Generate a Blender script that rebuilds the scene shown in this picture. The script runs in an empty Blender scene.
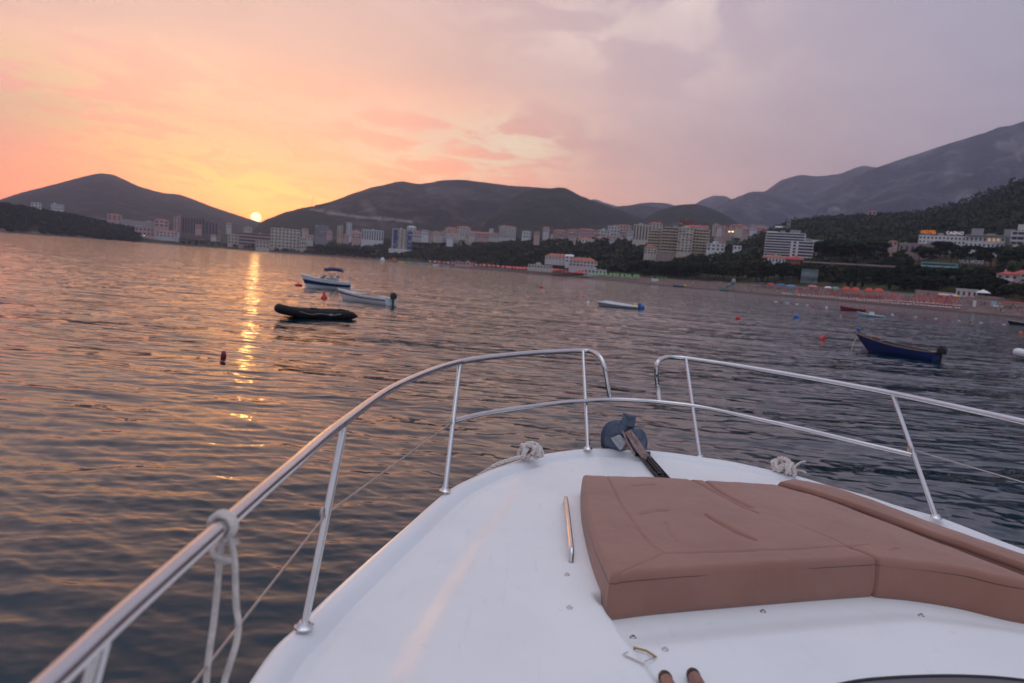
import bpy, math, random
import numpy as np
rnd = random.Random(7)
S = bpy.context.scene
COL = S.collection
R_ = math.radians

# ------------------------------------------------------------------ camera
LENS = 24.0
F = 1024 * LENS / 36
H = 3.2
TH, PT = R_(4.43), R_(6.0)
d_ = np.array([0, math.cos(PT), -math.sin(PT)])
u0 = np.array([0, math.sin(PT), math.cos(PT)])
r0 = np.array([1.0, 0, 0])
RT = math.cos(TH) * r0 + math.sin(TH) * u0
UP = -math.sin(TH) * r0 + math.cos(TH) * u0
CAM = np.array([0, 0, H])

def ray(px, py):
    return d_ + (px - 512) / F * RT + (341.5 - py) / F * UP
def P(px, py, z):                       # where the line of sight meets height z
    v = ray(px, py)
    return CAM + (z - H) / v[2] * v
def PR(px, py, rng):                    # point at horizontal range
    v = ray(px, py)
    return CAM + v * rng / math.hypot(v[0], v[1])
def hor(px):
    return 269.35 + (px - 512) * 0.0775
def az_px(px):
    v = ray(px, hor(px))
    return math.atan2(v[0], v[1])

from mathutils import Matrix, Vector
cam = bpy.data.cameras.new('camera')
cam.lens = LENS; cam.sensor_width = 36
cam.clip_start = 0.05; cam.clip_end = 60000
cam.dof.use_dof = True; cam.dof.focus_distance = 4.2; cam.dof.aperture_fstop = 2.8
co = bpy.data.objects.new('camera', cam); COL.objects.link(co)
co.matrix_world = Matrix(((RT[0], UP[0], -d_[0], 0), (RT[1], UP[1], -d_[1], 0), (RT[2], UP[2], -d_[2], H), (0, 0, 0, 1)))
S.camera = co

# ------------------------------------------------------------------ materials
def newmat(name):
    m = bpy.data.materials.new(name); m.use_nodes = True
    nt = m.node_tree
    return m, nt, nt.nodes['Principled BSDF']
def N(nt, t, **k):
    n = nt.nodes.new(t)
    for a, b in k.items():
        if a.startswith('i_'): n.inputs[a[2:].replace('_', ' ')].default_value = b
        else: setattr(n, a, b)
    return n
def c4(c): return (c[0], c[1], c[2], 1)
def mixc(nt, fac, a, b, blend='MIX'):
    n = nt.nodes.new('ShaderNodeMix'); n.data_type = 'RGBA'; n.blend_type = blend
    for s, v in ((0, fac), (6, a), (7, b)):
        if isinstance(v, bpy.types.NodeSocket): nt.links.new(v, n.inputs[s])
        elif s == 0: n.inputs[0].default_value = v
        else: n.inputs[s].default_value = c4(v)
    return n.outputs[2]
def math_(nt, op, a, b=None, c=None, clamp=False):
    n = nt.nodes.new('ShaderNodeMath'); n.operation = op; n.use_clamp = clamp
    for i, v in enumerate((a, b, c)):
        if v is None: continue
        if isinstance(v, bpy.types.NodeSocket): nt.links.new(v, n.inputs[i])
        else: n.inputs[i].default_value = v
    return n.outputs[0]
def mapr(nt, v, a, b, c=0.0, d=1.0, smooth=False):
    n = nt.nodes.new('ShaderNodeMapRange'); n.clamp = True
    if smooth: n.interpolation_type = 'SMOOTHSTEP'
    nt.links.new(v, n.inputs[0])
    for i, x in enumerate((a, b, c, d)): n.inputs[i + 1].default_value = x
    return n.outputs[0]
def noise(nt, scale, detail=4, rough=0.55, coord='Object', vec=None):
    n = N(nt, 'ShaderNodeTexNoise'); n.inputs['Scale'].default_value = scale
    n.inputs['Detail'].default_value = detail; n.inputs['Roughness'].default_value = rough
    if vec is None:
        t = N(nt, 'ShaderNodeTexCoord'); vec = t.outputs[coord]
    nt.links.new(vec, n.inputs['Vector'])
    return n.outputs['Fac']
def bump(nt, b, h, strength, dist):
    n = N(nt, 'ShaderNodeBump'); n.inputs['Strength'].default_value = strength; n.inputs['Distance'].default_value = dist
    nt.links.new(h, n.inputs['Height']); nt.links.new(n.outputs[0], b.inputs['Normal'])
    return n

def plain(name, col, rough=0.6, metal=0.0, var=0.12, vs=3.0, bmp=0.0, bs=30, coat=0.0):
    m, nt, b = newmat(name)
    f = noise(nt, vs, 5)
    f2 = mapr(nt, f, 0.3, 0.7)
    lo = [c * (1 - var) for c in col]; hi = [min(1, c * (1 + var)) for c in col]
    nt.links.new(mixc(nt, f2, lo, hi), b.inputs['Base Color'])
    b.inputs['Metallic'].default_value = metal
    nt.links.new(mapr(nt, f, 0.3, 0.7, max(0.02, rough * 0.85), min(1, rough * 1.15)), b.inputs['Roughness'])
    if coat: b.inputs['Coat Weight'].default_value = coat
    if bmp: bump(nt, b, noise(nt, bs, 4), bmp, 0.01)
    return m

M = {}
M['gel'] = plain('white_gelcoat', (0.78, 0.78, 0.79), 0.32, 0, 0.03, 1.6, 0.02, 6)
M['steel'] = plain('polished_steel', (0.68, 0.66, 0.66), 0.11, 1.0, 0.05, 9)
M['wire'] = plain('steel_wire', (0.5, 0.45, 0.42), 0.35, 0.8, 0.1, 20)
M['rope'] = plain('worn_white_rope', (0.76, 0.67, 0.62), 0.9, 0, 0.2, 40, 0.8, 160)
M['anchor'] = plain('blue_grey_galvanised_steel', (0.105, 0.135, 0.19), 0.45, 0.35, 0.35, 14, 0.3, 60)
M['anchorpale'] = plain('bare_galvanised_steel', (0.42, 0.42, 0.44), 0.5, 0.4, 0.2, 14)
M['rust'] = plain('rusty_steel', (0.33, 0.22, 0.205), 0.6, 0.3, 0.4, 30, 0.3, 80)
M['chain'] = plain('dark_chain_steel', (0.06, 0.055, 0.06), 0.5, 0.7, 0.3, 30)
M['rubber'] = plain('black_rubber', (0.02, 0.02, 0.022), 0.5, 0, 0.2, 12)
M['peg'] = plain('brown_peg_skin', (0.26, 0.13, 0.10), 0.5, 0, 0.12, 30)
M['glass'] = plain('grey_tinted_windscreen', (0.16, 0.17, 0.19), 0.08, 0, 0.05, 2)
M['brass'] = plain('dull_brass', (0.40, 0.25, 0.09), 0.4, 0.7, 0.1, 20)
M['black'] = plain('black_hypalon', (0.006, 0.006, 0.008), 0.85, 0, 0.2, 4)
M['white'] = plain('white_paint', (0.75, 0.75, 0.76), 0.4, 0, 0.05, 2)
M['greyw'] = plain('off_white_paint', (0.52, 0.53, 0.55), 0.5, 0, 0.1, 2)
M['navy'] = plain('navy_canvas', (0.012, 0.025, 0.11), 0.6, 0, 0.15, 5)
M['navyhull'] = plain('dark_blue_hull_paint', (0.008, 0.022, 0.12), 0.85, 0, 0.3, 2)
M['blue'] = plain('bright_blue_plastic', (0.02, 0.13, 0.42), 0.5, 0, 0.12, 4)
M['pblue'] = plain('pale_blue_paint', (0.36, 0.50, 0.58), 0.5, 0, 0.12, 2)
M['red'] = plain('red_plastic', (0.62, 0.03, 0.025), 0.5, 0, 0.15, 6)
M['dred'] = plain('dark_red_hull_paint', (0.22, 0.012, 0.02), 0.5, 0, 0.2, 2)
M['orange'] = plain('orange_plastic', (0.75, 0.16, 0.03), 0.5, 0, 0.12, 5)
M['yellow'] = plain('yellow_plastic', (0.75, 0.45, 0.03), 0.5, 0, 0.12, 5)
M['green'] = plain('green_plastic', (0.03, 0.32, 0.10), 0.5, 0, 0.12, 5)
M['lime'] = plain('lime_green_canvas', (0.16, 0.40, 0.14), 0.8, 0, 0.12, 1)
M['teal'] = plain('teal_paint', (0.05, 0.30, 0.29), 0.5, 0, 0.12, 1)
M['wood'] = plain('varnished_wood', (0.26, 0.13, 0.07), 0.5, 0, 0.3, 6)
M['interior'] = plain('dark_boat_interior', (0.05, 0.04, 0.05), 0.7, 0, 0.3, 4)
M['redc'] = plain('red_parasol_canvas', (0.62, 0.09, 0.08), 0.85, 0, 0.15, 1)
M['pinkc'] = plain('faded_pink_canvas', (0.62, 0.25, 0.24), 0.85, 0, 0.15, 1)
M['orangec'] = plain('orange_red_canopy_canvas', (0.48, 0.075, 0.04), 0.85, 0, 0.12, 1)
M['whitec'] = plain('white_canvas', (0.75, 0.73, 0.72), 0.85, 0, 0.08, 1)
M['pole'] = plain('grey_pole', (0.35, 0.34, 0.34), 0.6, 0.2, 0.1, 3)
M['lounger'] = plain('pale_pink_lounger_mesh', (0.66, 0.42, 0.40), 0.8, 0, 0.15, 1)
M['skin'] = plain('tanned_skin', (0.32, 0.17, 0.12), 0.6, 0, 0.15, 4)
M['bark'] = plain('tree_bark', (0.09, 0.065, 0.05), 0.9, 0, 0.3, 3, 0.5, 10)
M['window'] = plain('dark_window_glass', (0.045, 0.05, 0.075), 0.15, 0, 0.4, 0.2)
M['cream'] = plain('cream_stucco', (0.60, 0.51, 0.42), 0.85, 0, 0.08, 0.3)
M['ochre'] = plain('ochre_stucco', (0.60, 0.47, 0.33), 0.85, 0, 0.08, 0.3)
M['pale'] = plain('pale_render', (0.61, 0.56, 0.54), 0.85, 0, 0.08, 0.3)
M['whitew'] = plain('white_render', (0.72, 0.69, 0.69), 0.85, 0, 0.08, 0.3)
M['pinkw'] = plain('pink_render', (0.58, 0.38, 0.35), 0.85, 0, 0.1, 0.3)
M['brown'] = plain('brown_brick', (0.22, 0.15, 0.14), 0.85, 0, 0.12, 0.3)
M['redw'] = plain('red_brown_render', (0.28, 0.10, 0.08), 0.85, 0, 0.12, 0.3)
M['greyc'] = plain('grey_concrete', (0.30, 0.29, 0.30), 0.85, 0, 0.12, 0.3)
M['tile'] = plain('terracotta_roof_tiles', (0.40, 0.13, 0.085), 0.85, 0, 0.2, 0.5)
M['redroof'] = plain('red_roof_sheet', (0.48, 0.07, 0.06), 0.7, 0, 0.15, 0.5)
M['bluet'] = plain('blue_curtain_wall', (0.02, 0.07, 0.20), 0.25, 0, 0.2, 0.3)
M['stone'] = plain('pinkish_stone_wall', (0.34, 0.24, 0.22), 0.9, 0, 0.25, 0.4, 0.4, 2)
M['palestone'] = plain('pale_concrete_wall', (0.42, 0.38, 0.37), 0.9, 0, 0.15, 0.3)
M['skyb'] = plain('light_blue_canvas', (0.08, 0.33, 0.58), 0.7, 0, 0.12, 2)
M['pale_teal'] = plain('faded_teal_plastic', (0.17, 0.29, 0.28), 0.6, 0, 0.2, 1)
M['tealbus'] = plain('turquoise_paint', (0.07, 0.36, 0.31), 0.4, 0, 0.1, 0.5)
M['net'] = plain('grey_green_netting', (0.16, 0.20, 0.20), 0.9, 0, 0.2, 0.5)

def emit(name, col, st):
    m, nt, b = newmat(name)
    b.inputs['Base Color'].default_value = c4(col)
    b.inputs['Emission Color'].default_value = c4(col)
    b.inputs['Emission Strength'].default_value = st
    return m
M['litorange'] = emit('orange_lit_letters', (1.0, 0.26, 0.03), 0.5)
M['litwhite'] = emit('white_lit_letters', (0.85, 0.72, 0.80), 0.3)
M['litwin'] = emit('lit_window', (1.0, 0.62, 0.18), 0.32)
M['lamp'] = emit('lamp_glow', (1.0, 0.78, 0.35), 3.0)

def foliage(name, a, b_):
    m, nt, b = newmat(name)
    oi = N(nt, 'ShaderNodeObjectInfo')
    f = mapr(nt, noise(nt, 0.5, 4, 0.6), 0.3, 0.7)
    col = mixc(nt, f, a, b_)
    k = math_(nt, 'MULTIPLY_ADD', oi.outputs['Random'], 0.5, 0.75)
    hsv = N(nt, 'ShaderNodeHueSaturation'); nt.links.new(col, hsv.inputs['Color']); nt.links.new(k, hsv.inputs['Value'])
    nt.links.new(hsv.outputs[0], b.inputs['Base Color'])
    b.inputs['Roughness'].default_value = 0.8
    b.inputs['Specular IOR Level'].default_value = 0.15
    return m
M['pine'] = foliage('dark_pine_needles', (0.007, 0.014, 0.006), (0.030, 0.042, 0.015))
M['leaf'] = foliage('olive_green_leaves', (0.012, 0.020, 0.007), (0.060, 0.062, 0.024))
M['cyp'] = foliage('cypress_needles', (0.012, 0.024, 0.016), (0.03, 0.045, 0.022))

# fabric of the sun pad
def pad_mat():
    m, nt, b = newmat('brown_sun_pad_fabric')
    f = mapr(nt, noise(nt, 3.0, 6, 0.6), 0.3, 0.72)
    col = mixc(nt, f, (0.28, 0.130, 0.092), (0.35, 0.172, 0.126))
    st = mapr(nt, noise(nt, 1.7, 3, 0.5), 0.66, 0.75)
    col = mixc(nt, math_(nt, 'MULTIPLY', st, 0.25), col, (0.36, 0.13, 0.085))
    nt.links.new(col, b.inputs['Base Color'])
    b.inputs['Roughness'].default_value = 0.85
    b.inputs['Sheen Weight'].default_value = 0.25
    b.inputs['Sheen Roughness'].default_value = 0.5
    w = N(nt, 'ShaderNodeTexVoronoi'); w.inputs['Scale'].default_value = 420
    t = N(nt, 'ShaderNodeTexCoord'); nt.links.new(t.outputs['Object'], w.inputs['Vector'])
    h = math_(nt, 'ADD', math_(nt, 'MULTIPLY', w.outputs['Distance'], 0.25), noise(nt, 16, 5))
    bump(nt, b, h, 0.4, 0.012)
    return m
M['pad'] = pad_mat()
M['piping'] = plain('dark_seam_piping', (0.11, 0.055, 0.05), 0.9, 0, 0.2, 20)

def rope_mat():
    m, nt, b = newmat('twisted_cream_rope')
    t = N(nt, 'ShaderNodeTexCoord')
    f = noise(nt, 30, 5)
    nt.links.new(mixc(nt, mapr(nt, f, 0.3, 0.7), (0.42, 0.36, 0.32), (0.72, 0.66, 0.60)), b.inputs['Base Color'])
    b.inputs['Roughness'].default_value = 0.9
    w = N(nt, 'ShaderNodeTexWave'); w.inputs['Scale'].default_value = 28; w.inputs['Distortion'].default_value = 2.0
    mp = N(nt, 'ShaderNodeMapping'); mp.inputs['Rotation'].default_value = (0.6, 0.8, 0.5)
    nt.links.new(t.outputs['Object'], mp.inputs[0]); nt.links.new(mp.outputs[0], w.inputs['Vector'])
    bump(nt, b, w.outputs['Fac'], 0.8, 0.006)
    return m
M['twist'] = rope_mat()

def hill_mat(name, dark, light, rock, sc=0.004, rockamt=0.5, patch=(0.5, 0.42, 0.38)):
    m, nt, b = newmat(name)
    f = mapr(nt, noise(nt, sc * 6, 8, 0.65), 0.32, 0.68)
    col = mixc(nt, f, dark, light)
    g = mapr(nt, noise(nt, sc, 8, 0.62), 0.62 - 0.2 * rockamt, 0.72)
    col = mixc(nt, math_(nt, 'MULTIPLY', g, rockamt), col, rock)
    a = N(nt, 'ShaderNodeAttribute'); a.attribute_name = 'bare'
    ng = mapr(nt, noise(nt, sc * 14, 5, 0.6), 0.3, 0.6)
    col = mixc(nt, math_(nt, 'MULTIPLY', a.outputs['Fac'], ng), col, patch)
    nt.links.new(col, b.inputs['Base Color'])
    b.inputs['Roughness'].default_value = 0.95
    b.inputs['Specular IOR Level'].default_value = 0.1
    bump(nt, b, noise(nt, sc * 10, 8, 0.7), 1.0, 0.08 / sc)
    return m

# ------------------------------------------------------------------ mesh helpers
class MB:
    def __init__(s): s.v = []; s.f = []; s.mi = []
    def add(s, vs, fs, mi=0):
        o = len(s.v); s.v += [tuple(map(float, v)) for v in vs]
        s.f += [tuple(i + o for i in f) for f in fs]; s.mi += [mi] * len(fs)
    def box(s, x0, x1, y0, y1, z0, z1, mi=0):
        s.add([(x0, y0, z0), (x1, y0, z0), (x1, y1, z0), (x0, y1, z0), (x0, y0, z1), (x1, y0, z1), (x1, y1, z1), (x0, y1, z1)],
              [(3, 2, 1, 0), (4, 5, 6, 7), (0, 1, 5, 4), (1, 2, 6, 5), (2, 3, 7, 6), (3, 0, 4, 7)], mi)
    def tube(s, pts, r, n=10, mi=0, cap=True):
        pts = [np.array(p, float) for p in pts]; k = len(pts)
        rs = r if hasattr(r, '__len__') else [r] * k
        vs = []; prev = None
        for i in range(k):
            t = pts[min(i + 1, k - 1)] - pts[max(i - 1, 0)]; t = t / (np.linalg.norm(t) + 1e-12)
            if prev is None:
                a = np.array([0, 0, 1.0]) if abs(t[2]) < 0.9 else np.array([1.0, 0, 0])
                n1 = np.cross(t, a)
            else: n1 = prev - t * (prev @ t)
            n1 = n1 / (np.linalg.norm(n1) + 1e-12); prev = n1; n2 = np.cross(t, n1)
            for j in range(n):
                a = 2 * math.pi * j / n
                vs.append(pts[i] + rs[i] * (math.cos(a) * n1 + math.sin(a) * n2))
        fs = [(i * n + j, i * n + (j + 1) % n, (i + 1) * n + (j + 1) % n, (i + 1) * n + j) for i in range(k - 1) for j in range(n)]
        if cap: fs += [tuple(range(n))[::-1], tuple((k - 1) * n + j for j in range(n))]
        s.add(vs, fs, mi)
    def lathe(s, prof, n=14, c=(0, 0, 0), mi=0, sx=1, sy=1):
        vs = []
        for r, z in prof:
            for j in range(n):
                a = 2 * math.pi * j / n
                vs.append((c[0] + r * sx * math.cos(a), c[1] + r * sy * math.sin(a), c[2] + z))
        k = len(prof)
        fs = [(i * n + j, i * n + (j + 1) % n, (i + 1) * n + (j + 1) % n, (i + 1) * n + j) for i in range(k - 1) for j in range(n)]
        fs += [tuple(range(n))[::-1], tuple((k - 1) * n + j for j in range(n))]
        s.add(vs, fs, mi)
    def grid(s, A, mi=0, flip=False):
        A = np.asarray(A, float); a, b = A.shape[:2]
        fs = [((i * b + j), (i * b + j + 1), ((i + 1) * b + j + 1), ((i + 1) * b + j)) for i in range(a - 1) for j in range(b - 1)]
        if flip: fs = [f[::-1] for f in fs]
        s.add(A.reshape(-1, 3), fs, mi)
    def prism(s, poly, z0, z1, mi=0):
        n = len(poly)
        s.add([(x, y, z0) for x, y in poly] + [(x, y, z1) for x, y in poly],
              [tuple(range(n))[::-1], tuple(range(n, 2 * n))] + [(i, (i + 1) % n, n + (i + 1) % n, n + i) for i in range(n)], mi)
    def mesh(s, name, mats, smooth=True, ang=40):
        me = bpy.data.meshes.new(name); me.from_pydata(s.v, [], s.f)
        for m in (mats if isinstance(mats, (list, tuple)) else [mats]): me.materials.append(m)
        if any(s.mi): me.polygons.foreach_set('material_index', s.mi)
        if smooth:
            me.polygons.foreach_set('use_smooth', [True] * len(s.f))
            try: me.set_sharp_from_angle(angle=R_(ang))
            except Exception: pass
        me.update(); return me
    def build(s, name, mats, parent=None, smooth=True, ang=40):
        return link(name, s.mesh(name, mats, smooth, ang), parent)

def link(name, me, parent=None, loc=(0, 0, 0)):
    o = bpy.data.objects.new(name, me); COL.objects.link(o); o.location = loc
    if parent is not None: o.parent = parent
    return o
def thing(name, label, cat, loc=(0, 0, 0), rz=0, group=None):
    o = link(name, None, None, loc); o.rotation_euler = (0, 0, rz); o.empty_display_size = 0.3
    return tag(o, label, cat, group)
def tag(o, label, cat, group=None, kind=None):
    if label: o['label'] = label
    if cat: o['category'] = cat
    if group: o['group'] = group
    if kind: o['kind'] = kind
    return o
def dup(root, loc, rz=None, label=None, group=None, sc=None):
    def cp(o, par):
        c = o.copy(); COL.objects.link(c)
        if par is not None: c.parent = par
        for ch in KIDS.get(o.name, []): 
            k = cp(ch, c); KIDS.setdefault(c.name, []).append(k)
        return c
    r = cp(root, None); r.location = loc
    if rz is not None: r.rotation_euler = (0, 0, rz)
    if sc is not None: r.scale = sc if hasattr(sc, '__len__') else (sc, sc, sc)
    if label: r['label'] = label
    if group: r['group'] = group
    return r
KIDS = {}
def reg(root):
    for o in COL.objects:
        if o.parent is not None: 
            L = KIDS.setdefault(o.parent.name, [])
            if o not in L: L.append(o)
    return root
def spline(pts, n=8):
    p = [np.array(q, float) for q in pts]; p = [2 * p[0] - p[1]] + p + [2 * p[-1] - p[-2]]
    out = []
    for i in range(1, len(p) - 2):
        for k in range(n):
            t = k / n
            out.append(0.5 * (2 * p[i] + (p[i + 1] - p[i - 1]) * t + (2 * p[i - 1] - 5 * p[i] + 4 * p[i + 1] - p[i + 2]) * t * t + (3 * p[i] - p[i - 1] - 3 * p[i + 1] + p[i + 2]) * t ** 3))
    out.append(p[-2]); return out

def npmesh(name, V, quads, mat, attrs=None, smooth=True):
    me = bpy.data.meshes.new(name)
    V = np.ascontiguousarray(V, np.float32); Q = np.ascontiguousarray(quads, np.int32)
    me.vertices.add(len(V)); me.vertices.foreach_set('co', V.ravel())
    me.loops.add(Q.size); me.loops.foreach_set('vertex_index', Q.ravel())
    me.polygons.add(len(Q)); me.polygons.foreach_set('loop_start', np.arange(0, Q.size, 4, dtype=np.int32))
    try: me.polygons.foreach_set('loop_total', np.full(len(Q), 4, np.int32))
    except Exception: pass
    me.update(calc_edges=True)
    me.polygons.foreach_set('use_smooth', np.full(len(Q), smooth))
    for k, a in (attrs or {}).items():
        at = me.attributes.new(k, 'FLOAT', 'POINT'); at.data.foreach_set('value', np.ascontiguousarray(a, np.float32).ravel())
    me.materials.append(mat); me.validate()
    return me
def gridquads(a, b):
    i = np.arange(a - 1)[:, None]; j = np.arange(b - 1)[None, :]
    q = np.stack([i * b + j, i * b + j + 1, (i + 1) * b + j + 1, (i + 1) * b + j], -1)
    return q.reshape(-1, 4)

def hash2(ix, iy, seed):
    h = (ix.astype(np.int64) * 374761393 + iy.astype(np.int64) * 668265263 + seed * 974711) & 0xffffffff
    h = ((h ^ (h >> 13)) * 1274126177) & 0xffffffff
    return ((h ^ (h >> 16)) & 0xffff) / 65535.0
def vnoise(x, y, seed=0):
    x = np.asarray(x, float); y = np.asarray(y, float)
    ix = np.floor(x); iy = np.floor(y); fx = x - ix; fy = y - iy
    fx = fx * fx * fx * (fx * (fx * 6 - 15) + 10); fy = fy * fy * fy * (fy * (fy * 6 - 15) + 10)
    a = hash2(ix, iy, seed); b = hash2(ix + 1, iy, seed); c = hash2(ix, iy + 1, seed); d = hash2(ix + 1, iy + 1, seed)
    return (a * (1 - fx) + b * fx) * (1 - fy) + (c * (1 - fx) + d * fx) * fy
def fbm(x, y, oct=5, seed=0, ridged=False):
    s = 0; a = 0.5; t = 0
    for o in range(oct):
        n = vnoise(x * 2 ** o + 17.3 * o, y * 2 ** o - 9.1 * o, seed + o)
        if ridged: n = 1 - abs(2 * n - 1)
        s = s + a * n; t += a; a *= 0.5
    return s / t - 0.5
def sstep(a, b, x):
    t = np.clip((np.asarray(x, float) - a) / (b - a), 0, 1); return t * t * (3 - 2 * t)

# ------------------------------------------------------------------ sky and sun
SUNPX = (256.0, 217.3)
sd = ray(*SUNPX); sd = sd / np.linalg.norm(sd)
SUN_EL = math.asin(sd[2]); SUN_AZ = math.atan2(sd[0], sd[1])
def make_world():
    w = bpy.data.worlds.new('World'); S.world = w; w.use_nodes = True
    nt = w.node_tree; nt.nodes.clear()
    out = N(nt, 'ShaderNodeOutputWorld'); bg = N(nt, 'ShaderNodeBackground')
    tc = N(nt, 'ShaderNodeTexCoord'); D = tc.outputs['Generated']
    nm = N(nt, 'ShaderNodeVectorMath', operation='NORMALIZE'); nt.links.new(D, nm.inputs[0]); D = nm.outputs[0]
    sp = N(nt, 'ShaderNodeSeparateXYZ'); nt.links.new(D, sp.inputs[0])
    x, y, z = sp.outputs
    el = math_(nt, 'MULTIPLY', math_(nt, 'ARCSINE', z), 180 / math.pi)
    hl = math_(nt, 'SQRT', math_(nt, 'ADD', math_(nt, 'MULTIPLY', x, x), math_(nt, 'ADD', math_(nt, 'MULTIPLY', y, y), 1e-6)))
    sx, sy = math.sin(SUN_AZ), math.cos(SUN_AZ)
    ca = math_(nt, 'DIVIDE', math_(nt, 'ADD', math_(nt, 'MULTIPLY', x, sx), math_(nt, 'MULTIPLY', y, sy)), hl)
    da = math_(nt, 'MULTIPLY', math_(nt, 'ARCCOSINE', math_(nt, 'MINIMUM', math_(nt, 'MAXIMUM', ca, -1.0), 1.0)), 180 / math.pi)
    def ramp(stops):
        n = N(nt, 'ShaderNodeValToRGB'); cr = n.color_ramp
        nt.links.new(mapr(nt, el, 0, 90), n.inputs[0])
        while len(cr.elements) < len(stops): cr.elements.new(0.5)
        for e, (p, c) in zip(cr.elements, stops): e.position = p / 90; e.color = c4(c)
        return n.outputs[0]
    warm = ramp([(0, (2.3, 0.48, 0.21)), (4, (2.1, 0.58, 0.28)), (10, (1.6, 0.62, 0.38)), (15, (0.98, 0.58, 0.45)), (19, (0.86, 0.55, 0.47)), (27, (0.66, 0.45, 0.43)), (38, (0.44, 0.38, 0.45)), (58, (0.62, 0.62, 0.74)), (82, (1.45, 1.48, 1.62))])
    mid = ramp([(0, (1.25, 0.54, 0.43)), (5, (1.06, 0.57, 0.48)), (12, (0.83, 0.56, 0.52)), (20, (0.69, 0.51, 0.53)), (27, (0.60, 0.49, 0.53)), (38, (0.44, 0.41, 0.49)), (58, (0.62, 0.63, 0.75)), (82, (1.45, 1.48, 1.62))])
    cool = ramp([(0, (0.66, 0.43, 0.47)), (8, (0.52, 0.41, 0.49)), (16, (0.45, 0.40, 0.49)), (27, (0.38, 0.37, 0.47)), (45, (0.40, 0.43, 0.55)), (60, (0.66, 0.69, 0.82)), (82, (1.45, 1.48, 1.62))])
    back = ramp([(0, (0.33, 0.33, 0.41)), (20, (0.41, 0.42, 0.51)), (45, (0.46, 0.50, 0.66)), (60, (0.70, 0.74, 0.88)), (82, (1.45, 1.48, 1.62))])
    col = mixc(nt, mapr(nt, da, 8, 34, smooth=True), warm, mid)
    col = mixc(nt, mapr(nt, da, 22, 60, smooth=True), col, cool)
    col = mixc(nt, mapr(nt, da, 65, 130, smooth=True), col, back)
    # high thin cloud on a flat layer: a slight grey mottle everywhere, lit streaks in a few places
    zz = math_(nt, 'MAXIMUM', math_(nt, 'ADD', z, 0.06), 0.03)
    cv = N(nt, 'ShaderNodeCombineXYZ')
    nt.links.new(math_(nt, 'DIVIDE', x, zz), cv.inputs[0]); nt.links.new(math_(nt, 'DIVIDE', y, zz), cv.inputs[1])
    mp = N(nt, 'ShaderNodeMapping'); mp.inputs['Rotation'].default_value = (0, 0, R_(12)); mp.inputs['Scale'].default_value = (1.0, 0.8, 1)
    nt.links.new(cv.outputs[0], mp.inputs[0])
    n1 = N(nt, 'ShaderNodeTexNoise'); n1.inputs['Scale'].default_value = 2.4; n1.inputs['Detail'].default_value = 9; n1.inputs['Roughness'].default_value = 0.6; n1.inputs['Distortion'].default_value = 0.5
    nt.links.new(mp.outputs[0], n1.inputs['Vector'])
    n2 = N(nt, 'ShaderNodeTexNoise'); n2.inputs['Scale'].default_value = 0.35; n2.inputs['Detail'].default_value = 5
    nt.links.new(mp.outputs[0], n2.inputs['Vector'])
    mot = mapr(nt, n2.outputs['Fac'], 0.3, 0.7, 0.90, 1.09)
    mot2 = mapr(nt, n1.outputs['Fac'], 0.3, 0.7, 0.96, 1.05)
    hs = N(nt, 'ShaderNodeVectorMath', operation='SCALE'); nt.links.new(col, hs.inputs[0]); nt.links.new(math_(nt, 'MULTIPLY', mot, mot2), hs.inputs['Scale'])
    col = hs.outputs[0]
    streak = mapr(nt, n1.outputs['Fac'], 0.43, 0.55, smooth=True)
    # cloud banks: (pixel centre, half width / height in degrees, tilt, strength, colour)
    tot = col
    for (px, py, wx, wy, tl, st, cc) in [(30, 84, 8, 1.7, 10, 0.75, (1.0, 0.66, 0.30)), (110, 112, 8, 1.6, 12, 0.5, (1.0, 0.64, 0.32)), (235, 182, 6, 0.8, 9, 0.7, (1.0, 0.62, 0.20)), (160, 160, 7, 0.9, 10, 0.4, (1.0, 0.60, 0.22)),
                                         (290, 193, 4, 0.5, 5, 0.6, (1.0, 0.62, 0.18)), (455, 148, 7, 2.0, -6, 0.95, (1.0, 0.70, 0.48)), (520, 142, 3.2, 1.3, -8, 0.9, (1.0, 0.80, 0.58)), (390, 128, 6, 1.3, 5, 0.4, (1.0, 0.66, 0.5)),
                                         (600, 40, 8, 2.0, 8, 0.4, (0.92, 0.70, 0.62)), (700, 3, 3, 1.2, 0, 0.4, (0.95, 0.76, 0.68)), (150, 60, 6, 1.4, 8, 0.45, (1.0, 0.66, 0.42))]:
        v = ray(px, py); v = v / np.linalg.norm(v)
        right = np.cross(v, (0, 0, 1)); right /= np.linalg.norm(right); up = np.cross(right, v)
        t = R_(-tl); e1 = right * math.cos(t) + up * math.sin(t); e2 = -right * math.sin(t) + up * math.cos(t)
        def dot(e):
            n = N(nt, 'ShaderNodeVectorMath', operation='DOT_PRODUCT'); nt.links.new(D, n.inputs[0]); n.inputs[1].default_value = tuple(e); return n.outputs['Value']
        a = math_(nt, 'MULTIPLY', dot(e1), 57.3 / (wx * 1.25)); b = math_(nt, 'MULTIPLY', dot(e2), 57.3 / (wy * 1.45))
        q = math_(nt, 'ADD', math_(nt, 'MULTIPLY', a, a), math_(nt, 'MULTIPLY', b, b))
        g = math_(nt, 'MULTIPLY', math_(nt, 'EXPONENT', math_(nt, 'MULTIPLY', q, -1.0)), math_(nt, 'GREATER_THAN', dot(v), 0.0))
        cc = (cc[0] * 1.3, cc[1] * 1.3, cc[2] * 1.2); tot = mixc(nt, math_(nt, 'MULTIPLY', math_(nt, 'MULTIPLY', g, streak), st * 1.15, clamp=True), tot, cc)
    # aureole and disc of the sun
    dn = N(nt, 'ShaderNodeVectorMath', operation='DOT_PRODUCT'); nt.links.new(D, dn.inputs[0]); dn.inputs[1].default_value = tuple(sd)
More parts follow.
